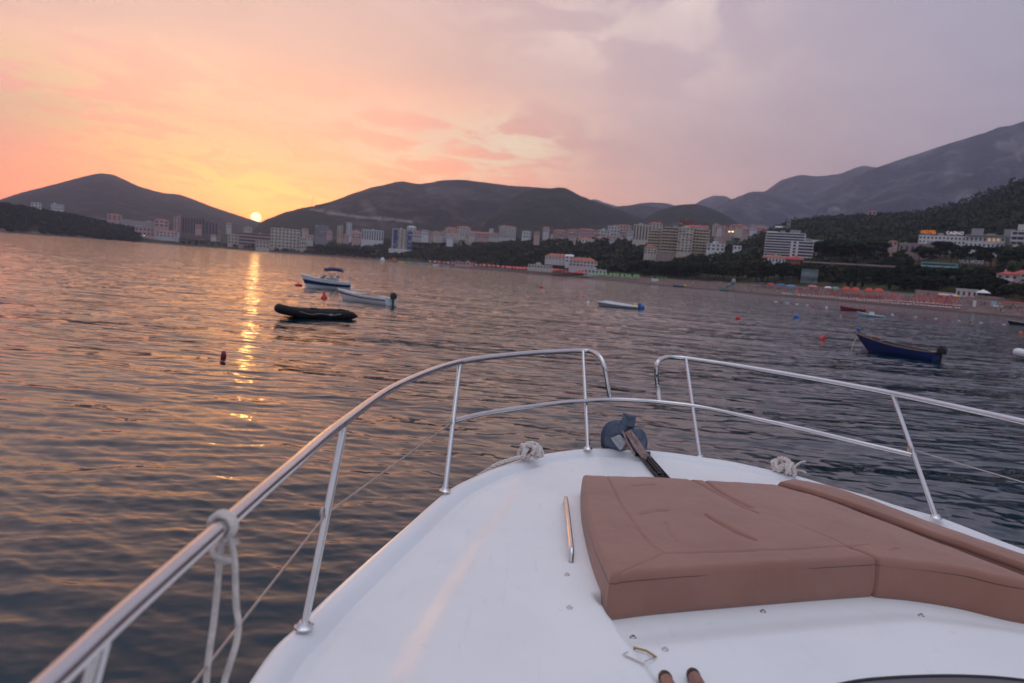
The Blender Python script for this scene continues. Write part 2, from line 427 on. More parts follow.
    ang = math_(nt, 'MULTIPLY', math_(nt, 'ARCCOSINE', math_(nt, 'MINIMUM', dn.outputs['Value'], 1.0)), 180 / math.pi)
    def addc(base, fac, c):
        s1 = N(nt, 'ShaderNodeVectorMath', operation='SCALE'); s1.inputs[0].default_value = c; nt.links.new(fac, s1.inputs['Scale'])
        s2 = N(nt, 'ShaderNodeVectorMath', operation='ADD'); nt.links.new(base, s2.inputs[0]); nt.links.new(s1.outputs[0], s2.inputs[1]); return s2.outputs[0]
    tot = addc(tot, math_(nt, 'EXPONENT', math_(nt, 'MULTIPLY', ang, -1 / 3.2)), (0.20, 0.09, -0.05))
    tot = addc(tot, math_(nt, 'EXPONENT', math_(nt, 'MULTIPLY', ang, -1 / 0.9)), (0.6, 0.22, 0.02))
    tot = addc(tot, mapr(nt, ang, 0.39, 0.32), (9.0, 7.8, 4.6))
    sky = N(nt, 'ShaderNodeTexSky', sky_type='NISHITA'); sky.sun_disc = False
    sky.sun_elevation = SUN_EL; sky.sun_rotation = SUN_AZ; sky.dust_density = 3.0; sky.altitude = 0
    sk = N(nt, 'ShaderNodeVectorMath', operation='SCALE'); nt.links.new(sky.outputs[0], sk.inputs[0]); sk.inputs['Scale'].default_value = 0.05
    ad = N(nt, 'ShaderNodeVectorMath', operation='ADD'); nt.links.new(tot, ad.inputs[0]); nt.links.new(sk.outputs[0], ad.inputs[1])
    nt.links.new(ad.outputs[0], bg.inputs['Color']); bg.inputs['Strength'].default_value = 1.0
    nt.links.new(bg.outputs[0], out.inputs['Surface'])
make_world()
sl = bpy.data.lights.new('sun', 'SUN'); sl.energy = 0.28; sl.angle = R_(0.6); sl.color = (1.0, 0.50, 0.12)
so = bpy.data.objects.new('sun', sl); COL.objects.link(so)
so.rotation_euler = Vector(sd).to_track_quat('Z', 'Y').to_euler()

# ------------------------------------------------------------------ water
def make_water():
    m, nt, b = newmat('dark_sea_water')
    b.inputs['Base Color'].default_value = (0.001, 0.020, 0.030, 1)
    b.inputs['IOR'].default_value = 1.5
    b.inputs['Roughness'].default_value = 0.05
    lod = N(nt, 'ShaderNodeAttribute'); lod.attribute_name = 'unresolved'
    tc = N(nt, 'ShaderNodeTexCoord')
    mp = N(nt, 'ShaderNodeMapping'); mp.inputs['Rotation'].default_value = (0, 0, R_(10)); mp.inputs['Scale'].default_value = (0.45, 1, 1)
    nt.links.new(tc.outputs['Object'], mp.inputs[0])
    a = noise(nt, 0.9, 3, 0.5, vec=mp.outputs[0]); c = noise(nt, 9, 3, 0.5, vec=mp.outputs[0])
    mp2 = N(nt, 'ShaderNodeMapping'); mp2.inputs['Rotation'].default_value = (0, 0, R_(8)); mp2.inputs['Scale'].default_value = (0.25, 1, 1)
    nt.links.new(tc.outputs['Object'], mp2.inputs[0]); a2 = noise(nt, 0.16, 5, 0.6, vec=mp2.outputs[0])
    b1 = N(nt, 'ShaderNodeBump'); b1.inputs['Filter Width'].default_value = 0.01; b1.inputs['Distance'].default_value = 0.13; nt.links.new(a, b1.inputs['Height']); wp = mapr(nt, noise(nt, 0.05, 7, 0.62, vec=mp2.outputs[0]), 0.36, 0.64, 0.1, 2.4); nt.links.new(math_(nt, 'MULTIPLY', math_(nt, 'MULTIPLY', lod.outputs['Fac'], 0.9), wp), b1.inputs['Strength'])
    b3 = N(nt, 'ShaderNodeBump'); b3.inputs['Filter Width'].default_value = 0.01; b3.inputs['Distance'].default_value = 1.1; nt.links.new(a2, b3.inputs['Height']); nt.links.new(math_(nt, 'MULTIPLY', lod.outputs['Fac'], 0.9), b3.inputs['Strength']); nt.links.new(b1.outputs[0], b3.inputs['Normal'])
    b2 = N(nt, 'ShaderNodeBump'); b2.inputs['Distance'].default_value = 0.012; b2.inputs['Strength'].default_value = 0.2
    nt.links.new(c, b2.inputs['Height']); nt.links.new(b3.outputs[0], b2.inputs['Normal'])
    nt.links.new(b2.outputs[0], b.inputs['Normal'])
    nt.links.new(mapr(nt, lod.outputs['Fac'], 0.15, 1.0, 0.03, 0.06), b.inputs['Roughness'])
    r = [0.4]
    while r[-1] < 75:
        q = r[-1]; r.append(q + min(max(q * q / (H * F) * 0.75, 0.022), 0.16))
    n_f = len(r)
    while r[-1] < 420: r.append(r[-1] + 0.16 * (r[-1] / 75) ** 1.5)
    while r[-1] < 16000: r.append(r[-1] * 1.035 + 0.1)
    r = np.array(r); dr = np.gradient(r)
    az = np.linspace(R_(-50), R_(50), 1150)
    RR, AA = np.meshgrid(r, az, indexing='ij'); X = RR * np.sin(AA); Y = RR * np.cos(AA)
    Z = np.zeros_like(X); lost = np.zeros_like(r); tot = 0
    g = np.random.default_rng(11)
    lam = np.geomspace(0.12, 7.0, 70)
    sp = np.maximum(dr, r * (az[1] - az[0]))
    # patchy calmer and rougher water
    patch = 0.75 + 1.0 * np.clip(fbm(X / 9, Y / 5, 3, 5) + 0.5, 0, 1) - 0.25
    for L in lam:
        th = R_(75) + g.normal(0, 0.62); k = 2 * math.pi / L
        slope = 0.0132 * (1.0 if L < 0.2 else 1.45 if L < 0.75 else 1.0 if L < 1.4 else 0.6 if L < 2.5 else 0.35)
        fade = sstep(2.2, 4.5, L / sp)
        lost += (1 - fade) * slope ** 2; tot += slope ** 2
        nz = int(np.searchsorted(-fade, -1e-6, side='left')) if fade[-1] <= 0 else len(r)
        nz = int((fade > 0).nonzero()[0].max() + 1) if (fade > 0).any() else 0
        if nz == 0: continue
        ph = k * (X[:nz] * math.cos(th) + Y[:nz] * math.sin(th)) + g.uniform(0, 6.28)
        s = np.sin(ph); Z[:nz] += (slope / k) * (s + 0.22 * np.cos(2 * ph) * -1) * fade[:nz, None] * (patch[:nz] if L < 3 else 1)
    lodv = np.repeat(np.sqrt(lost / tot)[:, None], len(az), 1)
    V = np.stack([X, Y, Z], -1).reshape(-1, 3); Q = gridquads(len(r), len(az))[:, ::-1]
    # calm coarse rest of the sea outside the view
    az2 = np.linspace(R_(50), R_(310), 90); r2 = np.geomspace(0.4, 16000, 60)
    A2, B2 = np.meshgrid(r2, az2, indexing='ij')
    V2 = np.stack([A2 * np.sin(B2), A2 * np.cos(B2), 0 * A2 - 0.0], -1).reshape(-1, 3)
    Q2 = gridquads(len(r2), len(az2))[:, ::-1] + len(V)
    me = npmesh('water', np.concatenate([V, V2]), np.concatenate([Q, Q2]), m, {'unresolved': np.concatenate([lodv.ravel(), np.full(len(V2), 0.8)])})
    o = link('water', me); o['kind'] = 'structure'
make_water()

# ------------------------------------------------------------------ land
SH_PX = [-250, -60, 0, 100, 200, 300, 400, 500, 600, 700, 800, 870, 940, 1024, 1160, 1300]
SH_R = [1400, 1450, 1500, 1620, 1720, 1520, 1220, 870, 650, 490, 412, 366, 338, 312, 300, 300]
SH_AZ = [az_px(p) for p in SH_PX]
PROF = {
 -250: [(0, 0), (12, 5), (70, 28), (160, 47), (300, 52), (700, 40), (1500, 60)],
 0: [(0, 0), (12, 5), (70, 28), (160, 46), (300, 50), (700, 40), (1500, 60)],
 70: [(0, 0), (12, 4), (70, 22), (160, 40), (300, 43), (700, 35), (1500, 60)],
 110: [(0, 0), (20, 3), (80, 15), (160, 27), (300, 30), (700, 35), (1500, 60)],
 150: [(0, 0), (30, 2.5), (80, 9), (160, 16), (260, 26), (700, 40), (1500, 70)],
 230: [(0, 0), (30, 2.5), (80, 6), (160, 10), (400, 20), (800, 45), (1500, 80)],
 300: [(0, 0), (30, 2.5), (80, 6), (200, 12), (500, 30), (1000, 80), (1500, 120)],
 400: [(0, 0), (30, 2.5), (100, 8), (200, 20), (500, 42), (1000, 75), (1600, 120)],
 500: [(0, 0), (30, 2.5), (80, 5), (180, 22), (350, 42), (700, 60), (1500, 120)],
 600: [(0, 0), (20, 2.2), (50, 5.3), (70, 7), (140, 18), (310, 46), (600, 70), (1500, 130)],
 680: [(0, 0), (20, 2.6), (60, 6.5), (75, 7), (150, 14), (220, 24), (450, 48), (1500, 100)],
 780: [(0, 0), (20, 3.0), (60, 8), (75, 8.5), (120, 15), (190, 30), (400, 42), (1400, 90)],
 870: [(0, 0), (20, 3.2), (60, 8), (75, 8.5), (110, 14), (160, 24), (180, 25), (400, 55), (1000, 110)],
 940: [(0, 0), (15, 3.1), (45, 6.5), (65, 8), (105, 19), (125, 22.5), (140, 23), (220, 38), (270, 39.5), (500, 65), (900, 110)],
 1024: [(0, 0), (15, 2.6), (40, 5.2), (55, 6.5), (80, 12), (160, 23), (240, 41), (500, 75), (900, 130)],
 1300: [(0, 0), (15, 2.6), (40, 5.2), (55, 6.5), (80, 12), (160, 23), (240, 41), (500, 75), (900, 130)]}
DS = np.concatenate([[-60, -25, -8], np.arange(0, 60, 4), np.arange(60, 340, 6), np.geomspace(340, 1600, 26)])
_tab = []
for p in sorted(PROF):
    q = PROF[p]; _tab.append(np.where(DS < 0, DS * 0.06, np.interp(DS, [a for a, b in q], [b for a, b in q])))
_tab = np.array(_tab); _taz = np.array([az_px(p) for p in sorted(PROF)])
def shore(az): return np.interp(az, SH_AZ, SH_R)
def land_z(az, dist):                       # distance inland from the water's edge
    az = np.asarray(az, float); dist = np.asarray(dist, float)
    i = np.clip(np.searchsorted(_taz, az) - 1, 0, len(_taz) - 2)
    t = np.clip((az - _taz[i]) / (_taz[i + 1] - _taz[i]), 0, 1)
    def row(k): 
        j = np.clip(np.searchsorted(DS, dist) - 1, 0, len(DS) - 2); f = np.clip((dist - DS[j]) / (DS[j + 1] - DS[j]), 0, 1)
        return _tab[k, j] * (1 - f) + _tab[k, j + 1] * f
    z = row(i) * (1 - t) + row(i + 1) * t
    r = shore(az) + dist; x = r * np.sin(az); y = r * np.cos(az)
    return z + sstep(50, 200, dist) * 6 * fbm(x / 60, y / 60, 4, 3) + sstep(0, 10, dist) * 0.25 * fbm(x / 6, y / 6, 2, 8)
def gz(x, y):
    az = math.atan2(x, y); return float(land_z(az, math.hypot(x, y) - shore(az)))
def hit(px, py, d0=0, d1=1500):             # where a line of sight meets the land
    v = ray(px, py); v = v / math.hypot(v[0], v[1]); az = math.atan2(v[0], v[1])
    s = float(shore(az)); t = np.arange(s + d0, s + d1, 1.0)
    below = land_z(np.full_like(t, az), t - s) >= H + t * v[2]
    k = below.argmax() if below.any() else len(t) - 1
    r = t[k]; return np.array([r * v[0], r * v[1], float(land_z(az, r - s))])
def at(px, dist):                           # on the land, a distance behind the water's edge
    az = az_px(px); r = float(shore(az)) + dist
    return np.array([r * math.sin(az), r * math.cos(az), float(land_z(az, dist))])

def make_land():
    m, nt, b = newmat('sand_scrub_and_earth')
    g = N(nt, 'ShaderNodeNewGeometry'); sp = N(nt, 'ShaderNodeSeparateXYZ'); nt.links.new(g.outputs['Position'], sp.inputs[0])
    f = mapr(nt, noise(nt, 0.05, 8, 0.65), 0.35, 0.65)
    veg = mixc(nt, f, (0.022, 0.032, 0.016), (0.075, 0.07, 0.03))
    so_ = mapr(nt, noise(nt, 0.018, 6, 0.6), 0.56, 0.66)
    veg = mixc(nt, math_(nt, 'MULTIPLY', so_, 0.75), veg, (0.17, 0.085, 0.055))
    sand = mixc(nt, mapr(nt, noise(nt, 0.3, 6, 0.6), 0.3, 0.7), (0.15, 0.105, 0.095), (0.25, 0.18, 0.16))
    wet = mapr(nt, sp.outputs[2], 0.15, 0.7)
    sand = mixc(nt, wet, (0.09, 0.06, 0.055), sand)
    at_ = N(nt, 'ShaderNodeAttribute'); at_.attribute_name = 'inland'
    zz = math_(nt, 'ADD', at_.outputs['Fac'], math_(nt, 'MULTIPLY', noise(nt, 0.06, 3), 0.5))
    nt.links.new(mixc(nt, mapr(nt, zz, 1.1, 1.3), sand, veg), b.inputs['Base Color'])
    b.inputs['Roughness'].default_value = 0.95; b.inputs['Specular IOR Level'].default_value = 0.1
    bump(nt, b, noise(nt, 0.25, 6, 0.7), 0.9, 2.0)
    az = np.linspace(az_px(-240), az_px(1260), 620)
    A, D = np.meshgrid(az, DS, indexing='ij'); Z = land_z(A, D); r = shore(A) + D
    V = np.stack([r * np.sin(A), r * np.cos(A), Z], -1).reshape(-1, 3)
    o = link('ground', npmesh('ground', V, gridquads(len(az), len(DS))[:, ::-1], m, {'inland': D / np.interp(A, [az_px(p) for p in (100, 300, 420, 560, 1100)], [15, 25, 45, 52, 52])})); o['kind'] = 'structure'
make_land()

def hill(name, pts, Rr, Rf, mat, amp=0.10, zf=0.0, bare=(), crest=0.8, seed=1, pw=0.8):
    px = np.arange(pts[0][0], pts[-1][0] + 0.1, 2.0); xs = [p[0] for p in pts]; ys = [p[1] for p in pts]
    # smooth interpolation of the ridge line
    py = np.interp(px, xs, ys); k = np.array([1, 2, 3, 2, 1.]); k /= k.sum()
    pp = np.pad(py, 2, mode='edge'); py = np.convolve(pp, k, 'valid')
    Rrs = np.interp(px, [px[0], px[-1]], Rr if hasattr(Rr, '__len__') else [Rr, Rr])
    Rfs = np.interp(px, [px[0], px[-1]], Rf if hasattr(Rf, '__len__') else [Rf, Rf])
    T = np.concatenate([np.linspace(0, 1, 70), [1.06, 1.15, 1.3, 1.6]])
    V = np.zeros((len(px), len(T), 3)); B = np.zeros((len(px), len(T)))
    for i in range(len(px)):
        v = ray(px[i], py[i]); v = v / math.hypot(v[0], v[1]); zr = H + v[2] * Rrs[i]
        r = np.where(T <= 1, Rfs[i] + (Rrs[i] - Rfs[i]) * T, Rrs[i] + (Rrs[i] - Rfs[i]) * (T - 1))
        z = np.where(T <= 1, zf + (zr - zf) * T ** pw, zr * (1 - (T - 1) * 1.2))
        V[i, :, 0] = r * v[0]; V[i, :, 1] = r * v[1]; V[i, :, 2] = z
    zr = V[:, 69, 2].max()
    x, y = V[..., 0], V[..., 1]
    w = np.sin(np.pi * np.clip(T, 0, 1)) ** 0.7
    sc = Rrs.mean() / 9
    n = fbm(x / sc, y / sc, 6, seed, True) * 0.9 + fbm(x / sc * 2.5, y / sc * 2.5, 5, seed + 9) * 0.6
    V[..., 2] += n * amp * zr * w[None, :]
    cs = Rrs.mean() / F
    V[:, 69, 2] += cs * crest * (fbm(px / 3.0, px * 0 + seed, 3, seed) + 0.2)
    V[:, :, 2] += cs * crest * 0.8 * fbm(x / cs / 2.5, y / cs / 2.5, 2, seed + 4) * w[None, :]
    q = V - CAM; wd = q @ d_; sx = 512 + F * (q @ RT) / wd; sy = 341.5 - F * (q @ UP) / wd
    for (poly, rad, st) in bare:
        for (a, b) in zip(poly[:-1], poly[1:]):
            a = np.array(a, float); b = np.array(b, float); L = ((b - a) ** 2).sum() + 1e-9
            t = np.clip(((sx - a[0]) * (b[0] - a[0]) + (sy - a[1]) * (b[1] - a[1])) / L, 0, 1)
            dd = np.hypot(sx - a[0] - t * (b[0] - a[0]), sy - a[1] - t * (b[1] - a[1]))
            B = np.maximum(B, st * np.clip(1.5 - dd / rad, 0, 1))
    me = npmesh(name, V.reshape(-1, 3), gridquads(len(px), len(T))[:, ::-1], mat, {'bare': B})
    o = link(name, me); o['kind'] = 'structure'; HL.append(o)
    return o

HM = {}; HL = []
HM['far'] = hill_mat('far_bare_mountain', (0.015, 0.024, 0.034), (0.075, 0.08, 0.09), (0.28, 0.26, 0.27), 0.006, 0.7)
HM['big'] = hill_mat('scrubby_rock_hill', (0.012, 0.018, 0.014), (0.075, 0.062, 0.048), (0.26, 0.17, 0.14), 0.014, 0.6)
HM['wood'] = hill_mat('dark_wooded_hill', (0.012, 0.019, 0.012), (0.055, 0.055, 0.032), (0.16, 0.11, 0.09), 0.009, 0.5)
HM['near'] = hill_mat('wooded_hillside', (0.016, 0.026, 0.012), (0.06, 0.062, 0.028), (0.13, 0.09, 0.06), 0.012, 0.25)
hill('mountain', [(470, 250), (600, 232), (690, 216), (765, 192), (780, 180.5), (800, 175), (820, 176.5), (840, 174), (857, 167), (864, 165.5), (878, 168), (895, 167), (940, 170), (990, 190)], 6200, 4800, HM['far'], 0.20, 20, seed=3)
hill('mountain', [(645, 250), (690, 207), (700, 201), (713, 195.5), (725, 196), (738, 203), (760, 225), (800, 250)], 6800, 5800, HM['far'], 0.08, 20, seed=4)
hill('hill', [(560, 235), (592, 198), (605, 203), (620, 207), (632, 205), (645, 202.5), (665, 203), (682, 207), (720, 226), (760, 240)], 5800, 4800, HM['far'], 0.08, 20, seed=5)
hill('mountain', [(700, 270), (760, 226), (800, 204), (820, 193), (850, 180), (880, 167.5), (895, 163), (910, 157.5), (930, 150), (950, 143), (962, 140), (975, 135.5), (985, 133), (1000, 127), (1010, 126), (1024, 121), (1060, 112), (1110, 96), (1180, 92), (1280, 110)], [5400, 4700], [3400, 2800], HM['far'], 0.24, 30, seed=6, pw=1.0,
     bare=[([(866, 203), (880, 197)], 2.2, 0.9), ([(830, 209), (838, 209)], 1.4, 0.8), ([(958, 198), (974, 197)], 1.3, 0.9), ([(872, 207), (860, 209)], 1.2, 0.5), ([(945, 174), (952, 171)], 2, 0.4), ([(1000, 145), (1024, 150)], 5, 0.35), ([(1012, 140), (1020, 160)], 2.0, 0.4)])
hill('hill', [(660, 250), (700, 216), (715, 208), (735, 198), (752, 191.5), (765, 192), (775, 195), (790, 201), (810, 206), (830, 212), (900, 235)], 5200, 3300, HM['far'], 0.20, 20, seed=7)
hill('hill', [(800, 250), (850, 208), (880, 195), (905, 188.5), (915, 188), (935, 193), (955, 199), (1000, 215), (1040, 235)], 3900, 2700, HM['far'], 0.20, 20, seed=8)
hill('hill', [(540, 250), (600, 213), (620, 206), (640, 205), (655, 207), (672, 212), (690, 217), (740, 240)], 3800, 2500, HM['big'], 0.12, 20, seed=9)
hill('hill', [(-160, 255), (-80, 215), (0, 200), (20, 193), (50, 185.5), (80, 177.5), (98, 173.5), (106, 173.5), (113, 174.5), (125, 180), (140, 187), (165, 193.5), (178, 194), (190, 198), (205, 204), (225, 211), (245, 217.5), (256, 221), (275, 228), (330, 250)], 4600, 2500, HM['big'], 0.08, 10, seed=10, crest=0.5)
hill('hill', [(235, 250), (262, 221), (272, 217.5), (285, 212.5), (300, 208.5), (312, 206.5), (322, 207.5), (345, 212), (420, 238)], 2900, 1900, HM['wood'], 0.10, 10, seed=11, crest=1.0)
hill('hill', [(270, 255), (300, 220), (316, 206.5), (330, 202), (345, 197.5), (358, 193), (372, 189), (390, 184.5), (402, 182), (410, 183), (420, 184), (430, 183), (441, 180.5), (452, 180), (464, 180), (480, 182), (500, 184.5), (512, 186), (530, 187), (550, 188.5), (565, 190), (590, 201), (640, 225), (700, 250)], 3500, 1900, HM['big'], 0.20, 15, seed=12,
     bare=[([(308, 209), (330, 213), (360, 217), (390, 219), (412, 222)], 1.0, 0.8), ([(430, 190), (470, 192)], 4, 0.2), ([(365, 205), (372, 212)], 4, 0.25)])
hill('hill', [(440, 262), (480, 226), (500, 204), (520, 193), (540, 188.5), (548, 189), (558, 187.5), (566, 188.5), (576, 193.5), (590, 200), (605, 205), (625, 212), (640, 218), (680, 232), (730, 250)], 2700, 1600, HM['wood'], 0.16, 30, seed=13, crest=1.3)
hill('hill', [(600, 255), (640, 222), (655, 212.5), (668, 207.5), (680, 205), (692, 204), (702, 205.5), (715, 210), (728, 217), (745, 228), (790, 250)], 2600, 1700, HM['wood'], 0.10, 20, seed=14)
hill('hill', [(730, 262), (770, 232), (800, 222), (825, 219), (848, 217.5), (880, 215.5), (900, 214.5), (925, 212), (945, 209.5), (960, 205), (975, 200), (990, 193.5), (1003, 188.5), (1024, 181), (1060, 165), (1120, 150), (1240, 150)], [1500, 1150], [820, 620], HM['near'], 0.08, 45, seed=15, crest=1.2)

# ------------------------------------------------------------------ trees
def leaf_cloud(mb, centres, n, size, g, mi=0, flat=0.0):
    for (c, rx, rz) in centres:
        for _ in range(n):
            u = g.normal(size=3); u /= np.linalg.norm(u); q = (0.55 + 0.5 * g.random()) 
            p = np.array(c) + u * np.array([rx, rx, rz]) * q
            a = g.normal(size=3); a -= u * (a @ u) * 0.6; a /= np.linalg.norm(a); b = np.cross(u + 0.6 * g.normal(size=3), a); b /= np.linalg.norm(b) + 1e-9
            s = size * (0.6 + 0.8 * g.random())
            mb.add([p + s * a, p + s * b * 0.8, p - s * a * 0.9, p - s * b * 0.7], [(0, 1, 2, 3)], mi)
def tree_proto(kind, seed):
    g = np.random.default_rng(seed); cr = MB(); tr = MB()
    if kind == 'cypress':
        cs = [((0.1 * g.normal(), 0.1 * g.normal(), 1.2 + k * 1.0), 0.25 + 1.05 * math.sin(math.pi * min(1, (k + 1.5) / 11.5)) ** 0.8, 0.9) for k in range(10)]
        leaf_cloud(cr, cs, 55, 0.42, g); tr.tube([(0, 0, -1), (0, 0, 2), (0, 0, 8)], [0.2, 0.18, 0.04], 6)
    elif kind == 'pine':
        h = 9.0; cs = []
        for k in range(13):
            a = g.uniform(0, 6.28); q = math.sqrt(g.random()) * 3.6
            cs.append(((q * math.cos(a), q * math.sin(a), 6.3 + 2.3 * (1 - (q / 4.2) ** 2) + g.normal() * 0.35), g.uniform(1.1, 1.9), g.uniform(0.7, 1.1)))
        for k in range(4):
            a = g.uniform(0, 6.28); q = g.uniform(1.5, 3.2); cs.append(((q * math.cos(a), q * math.sin(a), g.uniform(4.2, 5.6)), 1.1, 0.7))
        leaf_cloud(cr, cs, 48, 0.5, g)
        tr.tube([(0, 0, -1.5), (0.1, 0.1, 2.5), (0.3, 0, 6.5)], [0.32, 0.25, 0.12], 7)
        for c in cs[:8]: tr.tube([(0.2, 0, 4.2), (c[0][0] * 0.6, c[0][1] * 0.6, c[0][2] - 0.9), c[0]], [0.12, 0.08, 0.03], 5)
    else:
        cs = []
        for k in range(15):
            u = g.normal(size=3); u /= np.linalg.norm(u); q = 2.6 * g.random() ** 0.4
            cs.append(((u[0] * q, u[1] * q, 4.6 + u[2] * q * 0.95), g.uniform(1.0, 1.8), g.uniform(0.9, 1.4)))
        leaf_cloud(cr, cs, 46, 0.48, g)
        tr.tube([(0, 0, -1.5), (0.05, 0.1, 2), (0.2, 0, 4.5)], [0.3, 0.22, 0.1], 7)
        for c in cs[:8]: tr.tube([(0.1, 0, 2.6), (c[0][0] * 0.6, c[0][1] * 0.6, c[0][2] - 0.6), c[0]], [0.11, 0.07, 0.03], 5)
    return cr, tr
TP = {}
for kind, mt, nv in (('pine', 'pine', 4), ('leafy', 'leaf', 4), ('cypress', 'cyp', 2)):
    TP[kind] = []
    for s in range(nv):
        cr, tr = tree_proto(kind, 40 + s * 7 + len(kind))
        TP[kind].append((cr.mesh('crown', M[mt], False), tr.mesh('trunk', M['bark'])))
TNAME = {'pine': 'pine_tree', 'leafy': 'leafy_tree', 'cypress': 'cypress_tree'}
TH0 = {'pine': 9.4, 'leafy': 8.3, 'cypress': 11.2}
def tree(kind, p, h, label, group, wide=1.0):
    t = thing(TNAME[kind], label, 'tree', p, rnd.uniform(0, 6.28), group)
    cr, tr = rnd.choice(TP[kind]); s = h / TH0[kind]
    link('crown', cr, t); link('trunk', tr, t); t.scale = (s * wide, s * wide, s)
def grove(kind, px0, px1, da, db, n, h0, h1, label, group, wide=1.0):
    for k in range(n):
        px = px0 + (px1 - px0) * (k + rnd.uniform(0.1, 0.9)) / n
        tree(kind, at(px, rnd.uniform(da, db)), rnd.uniform(h0, h1), label, group, wide * rnd.uniform(0.9, 1.25))
grove('pine', 632, 716, 58, 100, 26, 9, 14, 'dark spreading pine in the grove behind the green parasols', 'pines in the grove behind the beach')
grove('leafy', 590, 660, 60, 95, 14, 7, 10, 'rounded olive-green tree behind the lime-green parasols', 'leafy trees behind the green parasols')
grove('leafy', 706, 770, 56, 100, 14, 13, 18, 'big dense green tree between the bare beach and the tall white hotel', 'big trees below the white hotel')
grove('pine', 772, 800, 55, 95, 9, 9, 13, 'dark pine behind the blue and red beach canopies', 'pines behind the beach canopies')
grove('pine', 800, 872, 190, 270, 26, 10, 15, 'dark pine on the slope to the right of the tall white hotel', 'pines beside the white hotel', 1.2)
for px in (847, 853, 861, 888, 903): tree('cypress', at(px, 62 + rnd.uniform(0, 10)), rnd.uniform(11, 14), 'slim dark cypress standing behind the orange canopies', 'cypresses behind the orange canopies')
grove('pine', 890, 1000, 56, 92, 26, 6.5, 9, 'low dark pine behind the sunbeds below the turquoise bus', 'pines behind the sunbeds', 1.15)
grove('leafy', 985, 1060, 52, 62, 12, 6, 9, 'dark bushy tree in front of the pink villa', 'trees around the pink villa')
grove('pine', 905, 1060, 150, 205, 26, 8, 12, 'dark pine on the bank between the casino hotel and the road', 'pines below the casino hotel', 1.1)
grove('leafy', 870, 905, 120, 190, 8, 7, 10, 'olive-green tree at the left end of the casino terrace', 'trees beside the casino terrace')
grove('pine', 316, 372, 40, 110, 22, 12, 18, 'tree of the dark rounded grove at the water left of the blue tower', 'grove left of the blue tower', 1.4)
grove('leafy', 505, 600, 46, 80, 22, 7, 11, 'leafy tree between the red parasols and the red-roofed hotel', 'trees around the red-roofed hotel')
grove('leafy', 410, 500, 50, 130, 20, 6, 10, 'small tree on the bank behind the red parasol rows', 'trees on the bank behind the red parasols')
grove('leafy', 178, 262, 28, 50, 16, 7, 11, 'small dark tree on the far shore in front of the pale hotels', 'trees on the far shore')
grove('leafy', 118, 150, 150, 200, 8, 12, 17, 'reddish-brown tree on the skyline above the terrace wall', 'trees above the terrace wall', 0.8)

grove('leafy', 800, 905, 88, 120, 20, 6, 9, 'dark bush-like tree on the bank between the cypresses and the road', 'trees between cypresses and road')
grove('pine', 962, 1010, 88, 104, 8, 5, 7, 'low dark pine between the white letters and the pink villa', 'pines by the white letters', 1.1)
grove('pine', 880, 918, 88, 122, 9, 7, 9, 'dark pine on the bank just below the hillside road', 'pines just below the road', 1.1)
grove('pine', 630, 705, 120, 190, 24, 8, 12, 'dark pine on the slope right below the big cream balconied block', 'pines below the cream block', 1.1)
grove('leafy', 400, 470, 120, 260, 24, 7, 11, 'dark tree below the houses right of the blue tower', 'trees below the houses by the blue tower')
grove('leafy', 470, 560, 120, 300, 34, 8, 13, 'dark tree on the slope below the big red-edged apartment block', 'trees below the red-edged block')
grove('pine', 500, 640, 90, 200, 36, 8, 13, 'dark pine on the slope behind the red-roofed hotel', 'pines behind the red-roofed hotel', 1.1)
grove('leafy', 548, 597, 56, 66, 9, 5, 7.5, 'small tree standing right in front of the red-roofed white hotel', 'small trees before the red-roofed hotel')
def woodland(name, regions, mat, seed, nq=16):
    g = np.random.default_rng(seed); V = []; 
    for (px0, px1, da, db, n, h0, h1) in regions:
        for k in range(n):
            p = at(g.uniform(px0, px1), g.uniform(da, db)); h = g.uniform(h0, h1); rx = h * g.uniform(0.4, 0.7)
            u = g.normal(size=(nq, 3)); u /= np.linalg.norm(u, axis=1)[:, None]; u[:, 2] = u[:, 2] * 0.5 + 0.5
            c = p + u * np.array([rx, rx, h * 0.9]); a = g.normal(size=(nq, 3)); a /= np.linalg.norm(a, axis=1)[:, None]
            b = np.cross(u + 0.5 * g.normal(size=(nq, 3)), a); b /= np.linalg.norm(b, axis=1)[:, None] + 1e-9
            s = (h * 0.22 * g.uniform(0.6, 1.4, (nq, 1)))
            V.append(np.stack([c + s * a, c + s * b, c - s * a, c - s * b], 1).reshape(-1, 3))
    V = np.concatenate(V); Q = np.arange(len(V)).reshape(-1, 4)
    o = link(name, npmesh(name, V, Q, mat, smooth=False)); return o
o = woodland('headland_forest', [(-200, 60, 4, 330, 1500, 7, 12), (60, 140, 4, 260, 900, 7, 12), (130, 175, 110, 150, 90, 6, 9)], M['pine'], 2, 26); tag(o, 'dense dark forest covering the low headland at far left', 'forest', kind='stuff')
o = woodland('hillside_scrub', [(380, 520, 110, 330, 900, 4, 8), (500, 570, 80, 400, 900, 5, 10), (560, 650, 90, 300, 800, 5, 10), (640, 695, 95, 210, 500, 4, 8), (690, 800, 200, 420, 400, 4, 8), (800, 905, 90, 190, 500, 2, 6), (800, 900, 260, 500, 900, 5, 9),
                             (400, 640, 400, 900, 1300, 5, 9), (640, 800, 330, 800, 900, 5, 9), (900, 1120, 70, 110, 300, 3, 6), (890, 1120, 290, 620, 1300, 5, 10), (1000, 1160, 110, 230, 400, 5, 9), (230, 400, 60, 120, 200, 4, 7), (290, 400, 250, 700, 700, 5, 9)], M['leaf'], 5, 24)
tag(o, 'dark green scrub and woods on the slopes between the houses', 'scrub', kind='stuff')
